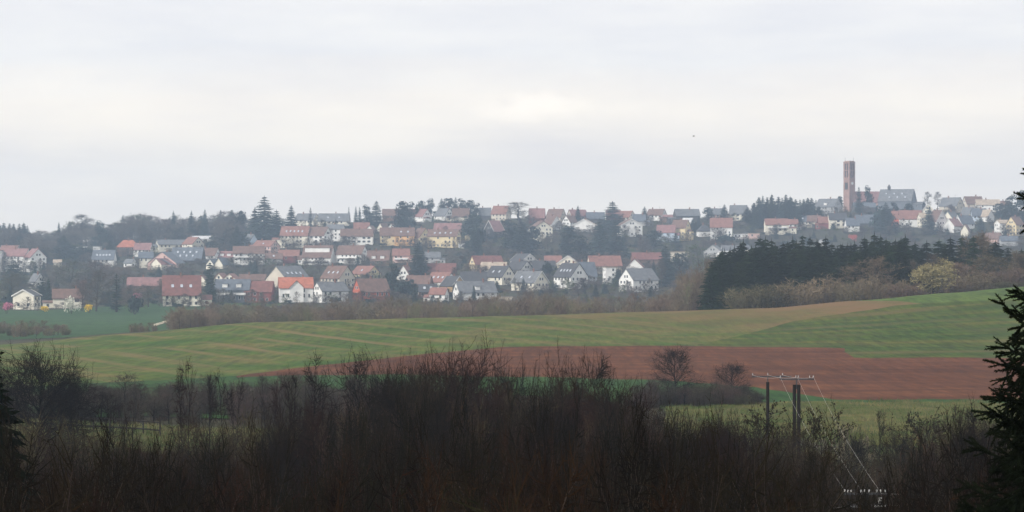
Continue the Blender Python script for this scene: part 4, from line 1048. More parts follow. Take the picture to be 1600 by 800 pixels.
# ---------------------------------------------------------------- village trees that stand out: key, px, base, top, width, name, label
VT = [
('conifer0', 413, 384, 308, 50, 'spruce_tree', "tallest dark spruce on the left ridge, broad and pointed"),
('conifer1', 398, 384, 326, 30, 'spruce_tree', "smaller dark spruce leaning against the left of the tallest ridge spruce"),
('conifer0', 432, 384, 330, 40, 'spruce_tree', "dark spruce against the right of the tallest ridge spruce"),
('conifer1', 455, 362, 322, 22, 'spruce_tree', "pointed dark spruce left of the grey skyline house with the cream gable"),
('column', 485, 360, 325, 9, 'cypress_tree', "thin needle-shaped conifer before the grey skyline house with the cream gable"),
('column', 545, 352, 324, 5, 'cypress_tree', "leftmost of the thin spiky conifers on the skyline"),
('conifer1', 556, 352, 323, 8, 'spruce_tree', "middle thin spiky conifer on the skyline"),
('conifer1', 562, 352, 324, 8, 'spruce_tree', "right thin spiky conifer on the skyline"),
('pine0', 573, 356, 321, 22, 'pine_tree', "round-topped dark pine right of the thin spiky conifers"),
('conifer2', 588, 356, 315, 24, 'spruce_tree', "open-branched dark spruce on the skyline left of the brown skyline house"),
('pine1', 628, 366, 315, 28, 'pine_tree', "wide dark pine clump, left one, above the brown skyline house"),
('pine0', 640, 366, 317, 26, 'pine_tree', "wide dark pine, right beside the left pine clump"),
('conifer1', 651, 346, 319, 16, 'spruce_tree', "pointed dark conifer between two white skyline gables"),
('pine1', 659, 340, 314, 18, 'pine_tree', "tall pine behind the white gabled skyline house"),
('pine0', 672, 342, 311, 22, 'pine_tree', "pine with ragged top, first of the tall row"),
('conifer0', 690, 340, 311, 20, 'spruce_tree', "first spruce of the tall skyline pine row"),
('pine1', 701, 340, 310, 24, 'pine_tree', "middle pine of the tall skyline row"),
('conifer0', 712, 340, 309, 16, 'spruce_tree', "spiky spruce in the middle of the tall skyline row"),
('pine0', 722, 342, 311, 22, 'pine_tree', "pine right of middle in the tall skyline row"),
('pine1', 735, 344, 313, 20, 'pine_tree', "pine near the right end of the tall skyline row"),
('pine0', 745, 350, 318, 16, 'pine_tree', "last pine at the right end of the tall skyline row"),
('pine1', 738, 375, 335, 40, 'pine_tree', "round dark tree below the pine row, left of the dark-walled house"),
('evergreen', 745, 396, 352, 34, 'evergreen_tree', "broad blue-dark conifer below the yellow hut"),
('conifer1', 742, 400, 360, 30, 'spruce_tree', "dark spruce right of the bright white box garage"),
('pine0', 798, 396, 345, 38, 'pine_tree', "left half of the biggest dark conifer clump in the middle of the slope"),
('conifer2', 815, 398, 347, 40, 'spruce_tree', "middle of the biggest dark conifer clump in the middle of the slope"),
('pine1', 832, 394, 354, 34, 'pine_tree', "right half of the biggest dark conifer clump in the middle of the slope"),
('conifer2', 957, 365, 316, 40, 'spruce_tree', "spiky open spruce breaking the skyline left of the bright red skyline roof"),
('airy0', 812, 350, 315, 50, 'bare_tree', "wispy bare tree on the skyline right of the pine row"),
('conifer1', 903, 348, 322, 12, 'spruce_tree', "small conifer standing before the skyline house with the dull red roof"),
('pine1', 888, 402, 354, 32, 'pine_tree', "dark round conifer under the white gable with one dark window"),
('conifer0', 937, 404, 343, 36, 'spruce_tree', "tall dark conifer between the two wide low white gables, left of a pair"),
('conifer2', 962, 402, 345, 36, 'spruce_tree', "tall dark conifer between the two wide low white gables, right of a pair"),
('pine0', 905, 408, 366, 40, 'pine_tree', "wide dark tree on the slope above the cream double gable"),
('pine1', 1022, 388, 360, 34, 'pine_tree', "dark round tree left of the pale blue house"),
('conifer0', 1007, 346, 323, 14, 'spruce_tree', "dark conifer on the skyline left of the brown roof with the small white gable"),
('conifer1', 1055, 392, 365, 22, 'spruce_tree', "dark conifer in front of the yellow house with the pale brown roof"),
('conifer0', 1083, 362, 342, 16, 'spruce_tree', "dark conifer right of the yellow house with the pale brown roof"),
('pine1', 1106, 345, 324, 18, 'pine_tree', "round dark tree on the skyline left of the pinkish house"),
('conifer0', 1132, 345, 320, 18, 'spruce_tree', "dark conifer on the skyline right of the pinkish house"),
('evergreen', 1130, 384, 366, 40, 'evergreen_shrub', "dark bushes at the foot of the big white house with the bright red roof"),
('conifer0', 745, 424, 398, 18, 'spruce_tree', "small dark conifer left of the yellow house with the dark red roof"),
('conifer0', 652, 440, 381, 30, 'spruce_tree', "tall dark conifer between the small red roof and the plain dark red roof"),
('conifer2', 660, 436, 392, 26, 'spruce_tree', "darker conifer joined to the right of the tall one by the small red roof"),
('pine0', 614, 462, 411, 32, 'pine_tree', "tall dark green tree right of the brick-red house"),
('evergreen', 635, 466, 436, 46, 'evergreen_shrub', "wide round dark green tree right of the brick-red house, low"),
('conifer1', 540, 466, 440, 10, 'spruce_tree', "small dark conifer between the white grey-roofed house and the brick-red house"),
('evergreen', 858, 436, 408, 24, 'evergreen_shrub', "round dark green tree left of the large white gable"),
('conifer0', 966, 448, 420, 26, 'spruce_tree', "dark slanting conifer left of the large white farmhouse"),
('conifer0', 1040, 448, 385, 36, 'spruce_tree', "dark conifer right of the large white farmhouse"),
('pine1', 1062, 446, 396, 34, 'pine_tree', "dark tree right of the conifer beside the large white farmhouse"),
('greening', 1092, 430, 382, 44, 'leafing_tree', "grey-green leafing tree right of the beige flat-roofed block"),
('airy1', 1034, 450, 405, 16, 'leafing_tree', "thin tree with brownish leaves behind the white farmhouse"),
('conifer0', 328, 474, 411, 24, 'spruce_tree', "tall dark conifer left of the slate-clad twin house"),
('conifer1', 398, 436, 408, 16, 'spruce_tree', "dark conifer above the slate-clad twin house"),
('conifer0', 21, 452, 407, 44, 'spruce_tree', "broad dark conifer in front of the left-edge apartment house"),
('conifer1', 67, 478, 434, 20, 'spruce_tree', "left of two slim dark conifers right of the cream bungalow"),
('conifer1', 76, 480, 436, 16, 'spruce_tree', "right of two slim dark conifers right of the cream bungalow"),
('conifer1', 88, 456, 440, 12, 'spruce_tree', "small dark conifer behind the low cream house"),
('pine0', 113, 478, 448, 22, 'pine_tree', "dark round tree over the roof of the low cream house"),
('column', 182, 488, 430, 22, 'cypress_tree', "tall narrow dark conifer at the edge of the valley field"),
('evergreen', 210, 492, 462, 34, 'evergreen_shrub', "dark green bush at the edge of the valley field right of the narrow conifer"),
('pine1', 365, 391, 362, 50, 'pine_tree', "wide dark conifer hedge-like clump left of the narrow pale blue gable"),
('pine0', 340, 391, 364, 36, 'pine_tree', "dark conifer clump right of the cream gabled house with red roof"),
('pine1', 105, 408, 384, 60, 'pine_tree', "dark conifer mass below the three white sheds, left"),
('pine0', 130, 408, 386, 50, 'pine_tree', "dark conifer mass below the three white sheds, right"),
('conifer0', 92, 383, 348, 10, 'spruce_tree', "lone spiky conifer on the far left skyline"),
('airy0', 127, 380, 334, 42, 'bare_tree', "round bare tree standing highest on the far left skyline"),
('pine0', 157, 386, 346, 28, 'pine_tree', "dark tree right of the round bare tree on the far left skyline"),
('pine1', 376, 372, 330, 24, 'pine_tree', "dark rounded tree on the left ridge, right of the bare treetops"),
('conifer1', 271, 370, 331, 14, 'spruce_tree', "spiky conifer on the left ridge above the red-roofed cream house"),
('conifer1', 299, 372, 331, 16, 'spruce_tree', "first dark conifer right of the spiky one on the left ridge"),
('conifer0', 320, 372, 328, 16, 'spruce_tree', "second dark conifer right of the spiky one on the left ridge"),
('pine1', 1312, 340, 307, 14, 'pine_tree', "dark round tree pressed against the left of the church tower"),
('conifer2', 1342, 335, 293, 14, 'spruce_tree', "open spruce right of the church tower"),
('pine0', 1356, 330, 291, 18, 'pine_tree', "dark round treetop above the church nave roof"),
('evergreen', 1380, 365, 322, 36, 'evergreen_tree', "dark broad conifer in front of the big dark hall roof"),
('conifer0', 1384, 366, 318, 34, 'spruce_tree', "dark spruce overlapping the front of the big dark hall"),
('conifer0', 1452, 366, 323, 24, 'spruce_tree', "dark upright conifer before the small cream gable with white verges"),
('pine1', 1420, 350, 318, 20, 'pine_tree', "dark tree hiding the lower right corner of the big dark hall"),
('pine0', 1396, 352, 316, 24, 'pine_tree', "dark tree before the middle of the big dark hall"),
('airy0', 1450, 330, 299, 14, 'bare_tree', "left of two thin bare trees on the skyline right of the hall"),
('airy1', 1465, 330, 299, 14, 'bare_tree', "right of two thin bare trees on the skyline right of the hall"),
('pine1', 1562, 340, 318, 22, 'pine_tree', "dark tree below the rightmost skyline roof"),
('pine0', 1580, 356, 305, 30, 'pine_tree', "large dark tree at the right edge under the spruce tips"),
('pine1', 1600, 356, 298, 34, 'pine_tree', "dark tree cut by the right edge behind the spruce tips"),
('conifer0', 1533, 368, 340, 18, 'spruce_tree', "dark conifer below the teal-grey roofed house"),
('red', 1334, 378, 366, 14, 'flowering_shrub', "round salmon-red shrub above the spruce wood"),
('pink', 774, 440, 428, 26, 'blossom_tree', "bright pink blossoming tree among the stepped gables"),
('pink', 10, 494, 472, 22, 'blossom_tree', "pink blossoming shrub at the lower left edge of the village"),
('yellow', 70, 488, 478, 13, 'forsythia_bush', "bright yellow bush in front of the cream bungalow"),
('yellow', 139, 489, 475, 12, 'forsythia_bush', "round bright yellow bush right of the white blossoming bush"),
('white', 111, 491, 463, 26, 'blossom_bush', "large white blossoming bush before the low cream house"),
('pink', 213, 470, 457, 15, 'blossom_tree', "pinkish-red bush under the long mauve roof"),
('pale', 318, 474, 456, 18, 'pale_bush', "pale cream bush right of the big red-brown barn roof"),
('pale', 270, 479, 462, 14, 'pale_bush', "pale bush at the wall of the big red-brown barn roof"),
('bare0', 150, 487, 420, 62, 'bare_tree', "large brownish bare tree left of the tall narrow dark conifer"),
('bare1', 128, 486, 436, 44, 'bare_tree', "bare tree right of the white blossoming bush, before the large brownish one"),
('bare2', 18, 474, 424, 54, 'bare_tree', "broad bare tree under the left-edge apartment house"),
('bare3', 232, 480, 444, 46, 'bare_tree', "bare tree before the left end of the long low mauve roof"),
('bare0', 205, 490, 446, 40, 'bare_tree', "bare tree right of the tall narrow dark conifer"),
('bare1', 256, 474, 438, 34, 'bare_tree', "bare tree touching the left gable of the big red-brown barn roof"),
('bare2', 110, 456, 404, 66, 'bare_tree', "wide grey-brown bare tree on the slope under the white sheds, left"),
('bare3', 152, 454, 406, 62, 'bare_tree', "wide grey-brown bare tree on the slope under the dark slate roof with five bright skylights"),
('bare0', 88, 450, 412, 44, 'bare_tree', "bare tree right of the narrow steep white gable"),
('bare1', 192, 450, 416, 44, 'bare_tree', "bare tree above the left end of the long low mauve roof"),
('bare3', 285, 482, 458, 30, 'bare_tree', "small bare tree standing before the big red-brown barn"),
('pale', 727, 430, 411, 12, 'pale_bush', "whitish bush left of the yellow house with the dark red roof"),
]
for (key, px, by, top, w, name, label) in VT:
    cat = {'spruce_tree': 'conifer', 'pine_tree': 'conifer', 'cypress_tree': 'conifer'}.get(name, 'tree' if name.endswith('tree') else 'bush')
    vplant(key, name, cat, label, px, by, top, w)

# ---------------------------------------------------------------- filling trees and bushes of the gardens and the ridge
hr_ = [(h[0] - (h[4] * abs(math.cos(R(h[6]))) + h[5] * abs(math.sin(R(h[6])))) / 2, h[3], h[0] + (h[4] * abs(math.cos(R(h[6]))) + h[5] * abs(math.sin(R(h[6])))) / 2, h[1]) for h in HOUSES]
hr_ += [(1316, 250, 1338, 335), (1372, 300, 1434, 338), (1333, 304, 1372, 332)]
hr_ += [(p - w * .35, t, p + w * .35, b) for (_, p, b, t, w, n_, _) in VT if n_ in ('blossom_tree', 'forsythia_bush', 'blossom_bush', 'flowering_shrub')]
def covers(x0, y0, x1, y1, by):
    worst = 0
    for a in hr_:
        ix = min(x1, a[2]) - max(x0, a[0]); iy = min(y1, a[3]) - max(y0, a[1])
        if ix <= 0 or iy <= 0: continue
        if by >= a[3] - 2: worst = max(worst, ix * iy / ((a[2] - a[0]) * (a[3] - a[1])))
        elif a[3] - 7 < by: worst = max(worst, .5)          # would stand inside the house
    return worst
fr = random.Random(77)
TL = (('bare', "bare brown garden tree among the village houses, with no leaves yet", "bare garden trees among the houses"),
      ('greening', "thinly greening garden tree among the village houses", "greening garden trees among the houses"),
      ('conifer', "small dark garden conifer among the village houses, plain and pointed", "small garden conifers among the houses"),
      ('evergreen', "low dark evergreen bush among the village houses", "evergreen bushes among the houses"),
      ('shrub', "leafless twiggy bush among the village houses", "leafless bushes among the houses"))
used = set()
def near_label(what, px, by):
    """a label that says beside which house the plant stands; the nearest house whose phrase is still free"""
    hs = sorted(HOUSES, key=lambda h: abs(h[0] - px) + 1.4 * abs(h[1] - 3 - by))
    for h in hs[:14]:
        head = h[10].split(',')[0].strip(); w = head.split()
        if len(w) > 11 or w[0] in ('left', 'right', 'topmost', 'leftmost', 'rightmost', 'middle', 'second', 'plain'): continue
        hw_ = (h[4] * abs(math.cos(R(h[6]))) + h[5] * abs(math.sin(R(h[6])))) / 2
        dx = px - h[0]
        rel = 'left of' if dx < -hw_ * .6 else 'right of' if dx > hw_ * .6 else ('above' if by < h[1] - 4 else 'below')
        lab = "%s %s the %s" % (what, rel, head)
        if lab not in used and len(lab.split()) <= 16: used.add(lab); return lab, True
    return None, False
n_ = 0; tries = 0; cnt = {}
while n_ < 560 and tries < 16000:
    tries += 1
    px = fr.uniform(-20, 1620); rg = np.interp(px, list(RIDGE), list(RIDGE.values()))
    by = rg + (480 - rg) * fr.random() ** .8
    if by < rg + 5: continue
    if px > 1085 and by > 408: continue
    q = fr.random()
    if q < .42: key, w, h, ti = fr.choice(['bare0', 'bare1', 'bare2', 'bare3', 'airy0', 'airy1']), fr.uniform(15, 28), fr.uniform(13, 26), 0
    elif q < .52: key, w, h, ti = 'greening', fr.uniform(14, 22), fr.uniform(12, 20), 1
    elif q < .68: key, w, h, ti = fr.choice(['conifer0', 'conifer1', 'conifer2']), fr.uniform(8, 14), fr.uniform(14, 28), 2
    elif q < .82: key, w, h, ti = 'evergreen', fr.uniform(9, 17), fr.uniform(5, 10), 3
    else: key, w, h, ti = fr.choice(['shrub0', 'shrub1', 'shrub2']), fr.uniform(12, 22), fr.uniform(6, 12), 4
    if cnt.get(ti, 0) >= (150, 90, 150, 110, 80)[ti]: continue
    s_ = 1 - .25 * (470 - by) / 130; w *= s_; h *= s_
    if covers(px - w / 2, by - h, px + w / 2, by, by) > (.26 if ti in (0, 1, 4) else .14): continue
    what = ("bare garden tree", "greening garden tree", "small dark conifer", "low evergreen bush", "leafless bush")[ti]
    lab, ok = near_label(what, px, by)
    if not ok: continue
    n_ += 1; cnt[ti] = cnt.get(ti, 0) + 1
    nm = ('bare_tree', 'leafing_tree', 'conifer_tree', 'evergreen_bush', 'bare_bush')[ti]
    vplant(key, nm, ('tree', 'tree', 'conifer', 'bush', 'bush')[ti], lab, px, by, by - h, w, TL[ti][2])
# the wooded ridge on the left: bare crowns against the sky
SKY = [(-20, 352), (0, 348), (25, 346), (45, 354), (60, 360), (85, 360), (110, 344), (145, 346), (165, 354), (180, 342), (205, 332), (225, 332), (245, 338), (300, 336), (330, 336), (345, 329), (365, 327), (385, 340), (395, 345), (470, 338)]
ridge_pts = []
for i in range(290):
    px = -20 + 470 * i / 290 + fr.uniform(-3, 3)
    row = i % 5
    top = np.interp(px, [s[0] for s in SKY], [s[1] for s in SKY]) + fr.uniform(-2, 6) + row * 6
    D = (2040, 1970, 1890, 1800, 1720)[row] + fr.uniform(-20, 20)
    if 400 - hgt((px - 800) / F * D, D) / D * F < top + 8: continue
    by = 400 - float(hgt((px - 800) / F * D, D)) / D * F
    if covers(px - 12, top, px + 12, by, by) > .12: continue
    if row > 1:
        g = G(px, D); w = fr.uniform(24, 42) / F * D
        ridge_pts.append((tuple(g), w / 6, max(.3, ((400 - top) / F * D - g.z) / 10), fr.uniform(0, 6.28), fr.randrange(4) if fr.random() > .12 else 4))
        continue
    if px < 48 and row < 3 or fr.random() < .12:
        plant(fr.choice(['wood0', 'wood1', 'conifer0']), 'conifer_tree', 'conifer', "dark conifer in the wooded ridge on the left skyline", px, D, top, fr.uniform(14, 20), "conifers of the wooded left ridge")
    else:
        plant(fr.choice(['bare0', 'bare1', 'bare2', 'bare3', 'greening']), 'bare_tree', 'tree', "leafless tree in the wooded ridge on the left skyline", px, D, top, fr.uniform(24, 40), "bare trees of the wooded left ridge")
# the pointed conifer wood on the skyline left of the church
PW = [(1168, 322), (1178, 316), (1186, 309), (1192, 307), (1199, 309), (1206, 305), (1216, 307), (1222, 309), (1228, 305), (1235, 308), (1243, 311), (1250, 312), (1256, 310), (1262, 309), (1268, 308), (1275, 312)]
for i, (px, top) in enumerate(PW):
    for row in range(2):
        plant(('wood0', 'wood1', 'wood3', 'conifer0')[(i + row) % 4], 'spruce_tree', 'conifer', "dark spruce in the pointed conifer wood left of the church tower", px + row * 4, (1900, 1850)[row] + fr.uniform(-15, 15), top + row * 9 + fr.uniform(-1, 2), fr.uniform(13, 18), "spruces of the skyline wood left of the church")

# ---------------------------------------------------------------- the hedge belt in the valley, one mass of twigs
def scatter_stuff(name, protos, pts, label):
    """one object: many copies of a few shapes set out on points"""
    me = bpy.data.meshes.new(name); me.from_pydata([p[0] for p in pts], [], [])
    a = me.attributes.new("scl", 'FLOAT_VECTOR', 'POINT'); a.data.foreach_set("vector", [c for p in pts for c in (p[1], p[1], p[2])])
    a = me.attributes.new("rot", 'FLOAT_VECTOR', 'POINT'); a.data.foreach_set("vector", [c for p in pts for c in (0, 0, p[3])])
    a = me.attributes.new("pid", 'INT', 'POINT'); a.data.foreach_set("value", [int(p[4]) for p in pts])
    o = link(name, me); o['kind'] = 'stuff'; o['label'] = label
    ng = bpy.data.node_groups.new(name + "_scatter", 'GeometryNodeTree')
    ng.interface.new_socket("Geometry", in_out='INPUT', socket_type='NodeSocketGeometry')
    ng.interface.new_socket("Geometry", in_out='OUTPUT', socket_type='NodeSocketGeometry')
    N, L = ng.nodes, ng.links
    gi, go = N.new('NodeGroupInput'), N.new('NodeGroupOutput')
    ip = N.new('GeometryNodeInstanceOnPoints')
    def attr(nm, t):
        n = N.new('GeometryNodeInputNamedAttribute'); n.data_type = t; n.inputs[0].default_value = nm; return n.outputs[0]
    jn = N.new('GeometryNodeJoinGeometry')
    for k, (tm, cm) in enumerate(protos):
        for part in (tm, cm):
            if part is None: continue
        po = bpy.data.objects.new(name + "_shape%d" % k, cm)          # a shape kept out of the scene, only copied from
        oi = N.new('GeometryNodeObjectInfo'); oi.inputs['Object'].default_value = po; oi.inputs['As Instance'].default_value = True
        L.new(oi.outputs['Geometry'], jn.inputs[0])
    e2r = N.new('FunctionNodeEulerToRotation')
    L.new(attr("rot", 'FLOAT_VECTOR'), e2r.inputs[0])
    L.new(gi.outputs[0], ip.inputs['Points']); L.new(jn.outputs[0], ip.inputs['Instance'])
    ip.inputs['Pick Instance'].default_value = True
    L.new(attr("pid", 'INT'), ip.inputs['Instance Index']); L.new(e2r.outputs[0], ip.inputs['Rotation']); L.new(attr("scl", 'FLOAT_VECTOR'), ip.inputs['Scale'])
    L.new(ip.outputs[0], go.inputs[0])
    mod = o.modifiers.new("scatter", 'NODES'); mod.node_group = ng
    return o
def merged(T, C, name, mats):
    v0 = len(C.v); C.v.extend(T.v); C.f.extend(tuple(i + v0 for i in f) for f in T.f); C.m.extend([len(mats) - 1] * len(T.f))
    return C.mesh(name, mats)
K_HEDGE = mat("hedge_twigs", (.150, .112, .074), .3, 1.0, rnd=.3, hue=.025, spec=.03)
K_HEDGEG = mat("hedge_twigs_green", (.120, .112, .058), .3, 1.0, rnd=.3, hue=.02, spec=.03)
hp = []
for i in range(4):
    C = shrub(200 + i, H=10, W=8, stems=60, subs=9, tw=.10, tl=1.2, r=.07); hp.append((None, C.mesh("hedge%d" % i, [K_HEDGE if i != 2 else K_HEDGEG])))
for i in range(2):
    T, C = bare_tree(210 + i, W=9, limbs=18, subs=7, twigs=5, twig_w=.07, tl=1.1, base=.15); hp.append((None, merged(T, C, "hedgetree%d" % i, [K_HEDGE, K_BARK])))
HT = line([(240, 490), (280, 478), (330, 472), (420, 471), (520, 470), (600, 466), (700, 467), (770, 462), (830, 455), (900, 462), (960, 466), (1040, 455), (1100, 448), (1160, 440)])
pts = []
hrn = random.Random(9)
for i in range(520):
    px = hrn.uniform(275, 1150)
    D = hrn.uniform(640, 985)
    if px < 330 and D > 860: continue
    g = G(px, D); top = HT(px) + hrn.uniform(-2, 6) + 25 * (1 - (D - 640) / 345) * hrn.random() ** 1.4
    H = (400 - top) / F * D - g.z
    if H < 1.5: continue
    w = hrn.uniform(20, 38) / F * D
    pid = hrn.randrange(6)
    pts.append((tuple(g), w / (8 if pid < 4 else 6), H / 10, hrn.uniform(0, 6.28), pid))
for i in range(70):      # the hedge in the valley field on the left
    px = hrn.uniform(-30, 105); D = hrn.uniform(640, 760)
    g = G(px, D); top = 500 + hrn.uniform(0, 12) + (px > 70) * 6
    H = max(1.0, (400 - top) / F * D - g.z)
    pts.append((tuple(g), hrn.uniform(12, 22) / F * D / 8, H / 10, hrn.uniform(0, 6.28), hrn.randrange(4)))
for i in range(16):
    px = hrn.uniform(205, 245); D = hrn.uniform(600, 680); g = G(px, D)
    pts.append((tuple(g), 2.0 / 8, 3.0 / 10, hrn.uniform(0, 6.28), hrn.randrange(4)))
scatter_stuff("hedge_belt", hp, pts, "brown leafless hedge belt running below the village in the valley")
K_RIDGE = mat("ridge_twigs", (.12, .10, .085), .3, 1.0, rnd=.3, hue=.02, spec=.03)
rp_ = []
for i in range(4):
    T, C = bare_tree(260 + i, W=9, limbs=26, subs=9, twigs=8, twig_w=.06, tl=1.0, base=.12); rp_.append((None, merged(T, C, "ridgetree%d" % i, [K_RIDGE, K_BARK])))
rp_.append((None, PROTO['wood0'][1]))
scatter_stuff("woodland", rp_, ridge_pts, "leafless woodland on the slope of the left ridge, reading as one mass")
pts = []
for h in HOUSES:       # bushes and small trees before the house fronts
    k_ = h[4] * abs(math.cos(R(h[6]))) + h[5] * abs(math.sin(R(h[6])))
    if h[1] < 350 and hrn.random() < .3: continue
    for j in range(max(1, int(k_ / 7))):
        if hrn.random() < .25: continue
        px = h[0] + hrn.uniform(-.55, .55) * k_; by = h[1] + hrn.uniform(1.0, 4.5)
        hh = (h[1] - h[2]) * hrn.uniform(.3, 1.0) + (by - h[1]); w = hrn.uniform(8, 17)
        D = dist_at(px, by, 1010, 2100); g = G(px, D)
        pts.append((tuple(g), w / F * D / 6, hh / F * D / 10, hrn.uniform(0, 6.28), hrn.randrange(4)))
for i in range(560):
    px = hrn.uniform(-30, 1640); rg = float(np.interp(px, list(RIDGE), list(RIDGE.values())))
    by = rg + 6 + (468 - rg) * hrn.random()
    if px > 1085 and by > 405: continue
    h = hrn.uniform(9, 17); w = hrn.uniform(14, 26)
    if covers(px - w / 2, by - h, px + w / 2, by, by) > .2: continue
    D = dist_at(px, by, 1010, 2100); g = G(px, D)
    pts.append((tuple(g), w / F * D / 6, h / F * D / 10, hrn.uniform(0, 6.28), hrn.randrange(4)))
scatter_stuff("garden_scrub", rp_[:4], pts, "blurred mass of leafless garden scrub between the houses")
# low garden growth on the village slope
gp = [(None, shrub(220 + i, H=2.2, W=6, stems=26, subs=5, tw=.10, tl=.7).mesh("growth%d" % i, [(K_HEDGE, K_HEDGEG, K_FRESH)[i]])) for i in range(3)]
gp.append((None, leafy(230, H=2.2, W=5, n=240, r=.3).mesh("growth3", [K_CON, K_BARK])))
pts = []
for i in range(2600):
    px = hrn.uniform(-40, 1640); D = hrn.uniform(1080, 1990)
    g = G(px, D); s = hrn.uniform(.6, 1.5)
    pts.append((tuple(g), s, s * hrn.uniform(.5, 1.1), hrn.uniform(0, 6.28), hrn.choice((0, 0, 1, 1, 2, 3, 3))))
scatter_stuff("undergrowth", gp, pts, "low scrub and garden growth covering the village slope")

# ---------------------------------------------------------------- the spruce wood and the mounded bushes on the right
for i in range(3):
    proto("mound%d" % i, None, shrub(240 + i, H=4, W=5, tw=.05, tl=.7, r=.04, stems=70, subs=9), 4, 5, None, [(K_HEDGE, K_HEDGEG, K_HEDGE)[i]])
T, C = bare_tree(245, W=9, limbs=44, subs=10, twigs=9, twig_w=.06, tl=.9, base=.12, up=.4); proto("woodbare", T, C, 10, 9, [K_BARK], [K_HEDGE])
WT = line([(1100, 412), (1118, 402), (1130, 392), (1150, 385), (1180, 382), (1210, 380), (1240, 379), (1300, 377), (1340, 376), (1380, 374), (1420, 378), (1450, 380), (1480, 377), (1510, 375), (1530, 373), (1560, 384), (1600, 392)])
WB = line([(1100, 488), (1200, 484), (1300, 478), (1380, 468), (1440, 460), (1560, 449), (1700, 445)])
WL = "dark spruce in the dense wood behind the wheat field"
i = 0
wr = random.Random(21)
for row, (D, dy, st) in enumerate(((578, 16, 13), (600, 9, 12), (622, 4, 11), (646, 0, 11))):
    px = 1112 + row * 5
    while px < 1425:
        if not (px < 1130 and row == 0):
            plant('wood%d' % wr.randrange(4), 'spruce_tree', 'conifer', WL, px + wr.uniform(-4, 4), D + wr.uniform(-8, 8), WT(px) + dy + wr.uniform(-9, 10), wr.uniform(32, 46), "spruces of the dense wood behind the field")
        px += st + wr.uniform(-2, 3)
plant('wood0', 'spruce_tree', 'conifer', "front spruce at the left corner of the dense wood, green down to the ground", 1111, 560, 410, 34)
plant('wood2', 'spruce_tree', 'conifer', "second spruce at the left corner of the dense wood, just behind the front one", 1127, 570, 396, 36)
for px, top, w in ((1430, 382, 44), (1448, 380, 42), (1467, 377, 48), (1485, 374, 44), (1503, 372, 46), (1521, 372, 40), (1537, 376, 40), (1556, 379, 48), (1575, 388, 42), (1596, 392, 44), (1440, 388, 40), (1476, 382, 42), (1512, 380, 42), (1547, 384, 40)):
    plant('wood%d' % wr.randrange(4), 'spruce_tree', 'conifer', "separate dark spruce standing behind the pale budding tree", px, 640 + wr.uniform(-10, 10), top, w, "separate spruces behind the budding tree")
plant('budding', 'budding_tree', 'tree', "round pale yellow-green budding tree at the top edge of the field", 1458, 545, 398, 68)
for px, D, top, w, lab in ((1372, 570, 400, 80, "large round leafless tree in the middle of the wood, brownish"), (1340, 575, 412, 60, "leafless tree just left of the large round leafless one in the wood"),
                           (1500, 575, 410, 70, "leafless tree right of the pale budding tree"), (1545, 585, 398, 70, "orange-brown leafless tree behind the bushes at the right"),
                           (1530, 640, 362, 60, "orange-brown tree in front of the slope houses at the right"), (1588, 600, 392, 60, "leafless tree at the right edge above the bushes")):
    plant('woodbare', 'bare_tree', 'tree', lab, px, D, top, w)
for px, D, top, w, lab in ((1165, 545, 448, 84, "leftmost low mounded leafless bush before the spruce wood"), (1205, 546, 442, 90, "second mounded leafless bush before the spruce wood"),
                           (1245, 548, 436, 92, "third mounded leafless bush before the spruce wood, long and brown"), (1290, 552, 430, 84, "tallest mounded leafless bush before the spruce wood, greyish"),
                           (1322, 548, 440, 56, "mounded bush right of the tallest one before the spruce wood"), (1360, 548, 428, 52, "olive round bush below the large leafless tree"),
                           (1405, 555, 440, 60, "brown bush left of the pale budding tree"), (1495, 558, 432, 60, "brown bush right under the pale budding tree"), (1535, 560, 424, 76, "long brown bush at the right field corner"),
                           (1580, 530, 440, 66, "dark bush at the right edge standing on the wheat field"), (1575, 565, 418, 90, "wide brown bush behind the dark one at the right edge")):
    plant('mound%d' % wr.randrange(3), 'leafless_bush', 'bush', lab, px, D, top, w)
for i in range(18):
    px = 1405 + 220 * i / 18 + wr.uniform(-4, 4)
    plant('bare%d' % wr.randrange(4), 'bare_tree', 'tree', "leafless brown tree among the separate spruces right of the dense wood", px, wr.uniform(585, 665), wr.uniform(402, 426), wr.uniform(34, 50), "bare trees right of the dense wood")
# thin rows of brush that close the wood's foot
pts = []
for i in range(230):
    px = wr.uniform(1120, 1640); D = 556 + wr.uniform(0, 30) + (px > 1420) * 8
    g = G(px, D); H = wr.uniform(2.5, 5.5)
    pts.append((tuple(g), wr.uniform(.4, .8), H / 10, wr.uniform(0, 6.28), wr.randrange(6)))
for i in range(90):
    px = wr.uniform(1060, 1130); D = wr.uniform(640, 900); g = G(px, D)
    top = 440 + wr.uniform(-16, 14) - (px - 1060) * .3
    pts.append((tuple(g), wr.uniform(.6, 1.0), max(.2, ((400 - top) / F * D - g.z) / 10), wr.uniform(0, 6.28), wr.randrange(6)))
scatter_stuff("brushwood", hp, pts, "brown brushwood along the foot of the spruce wood")

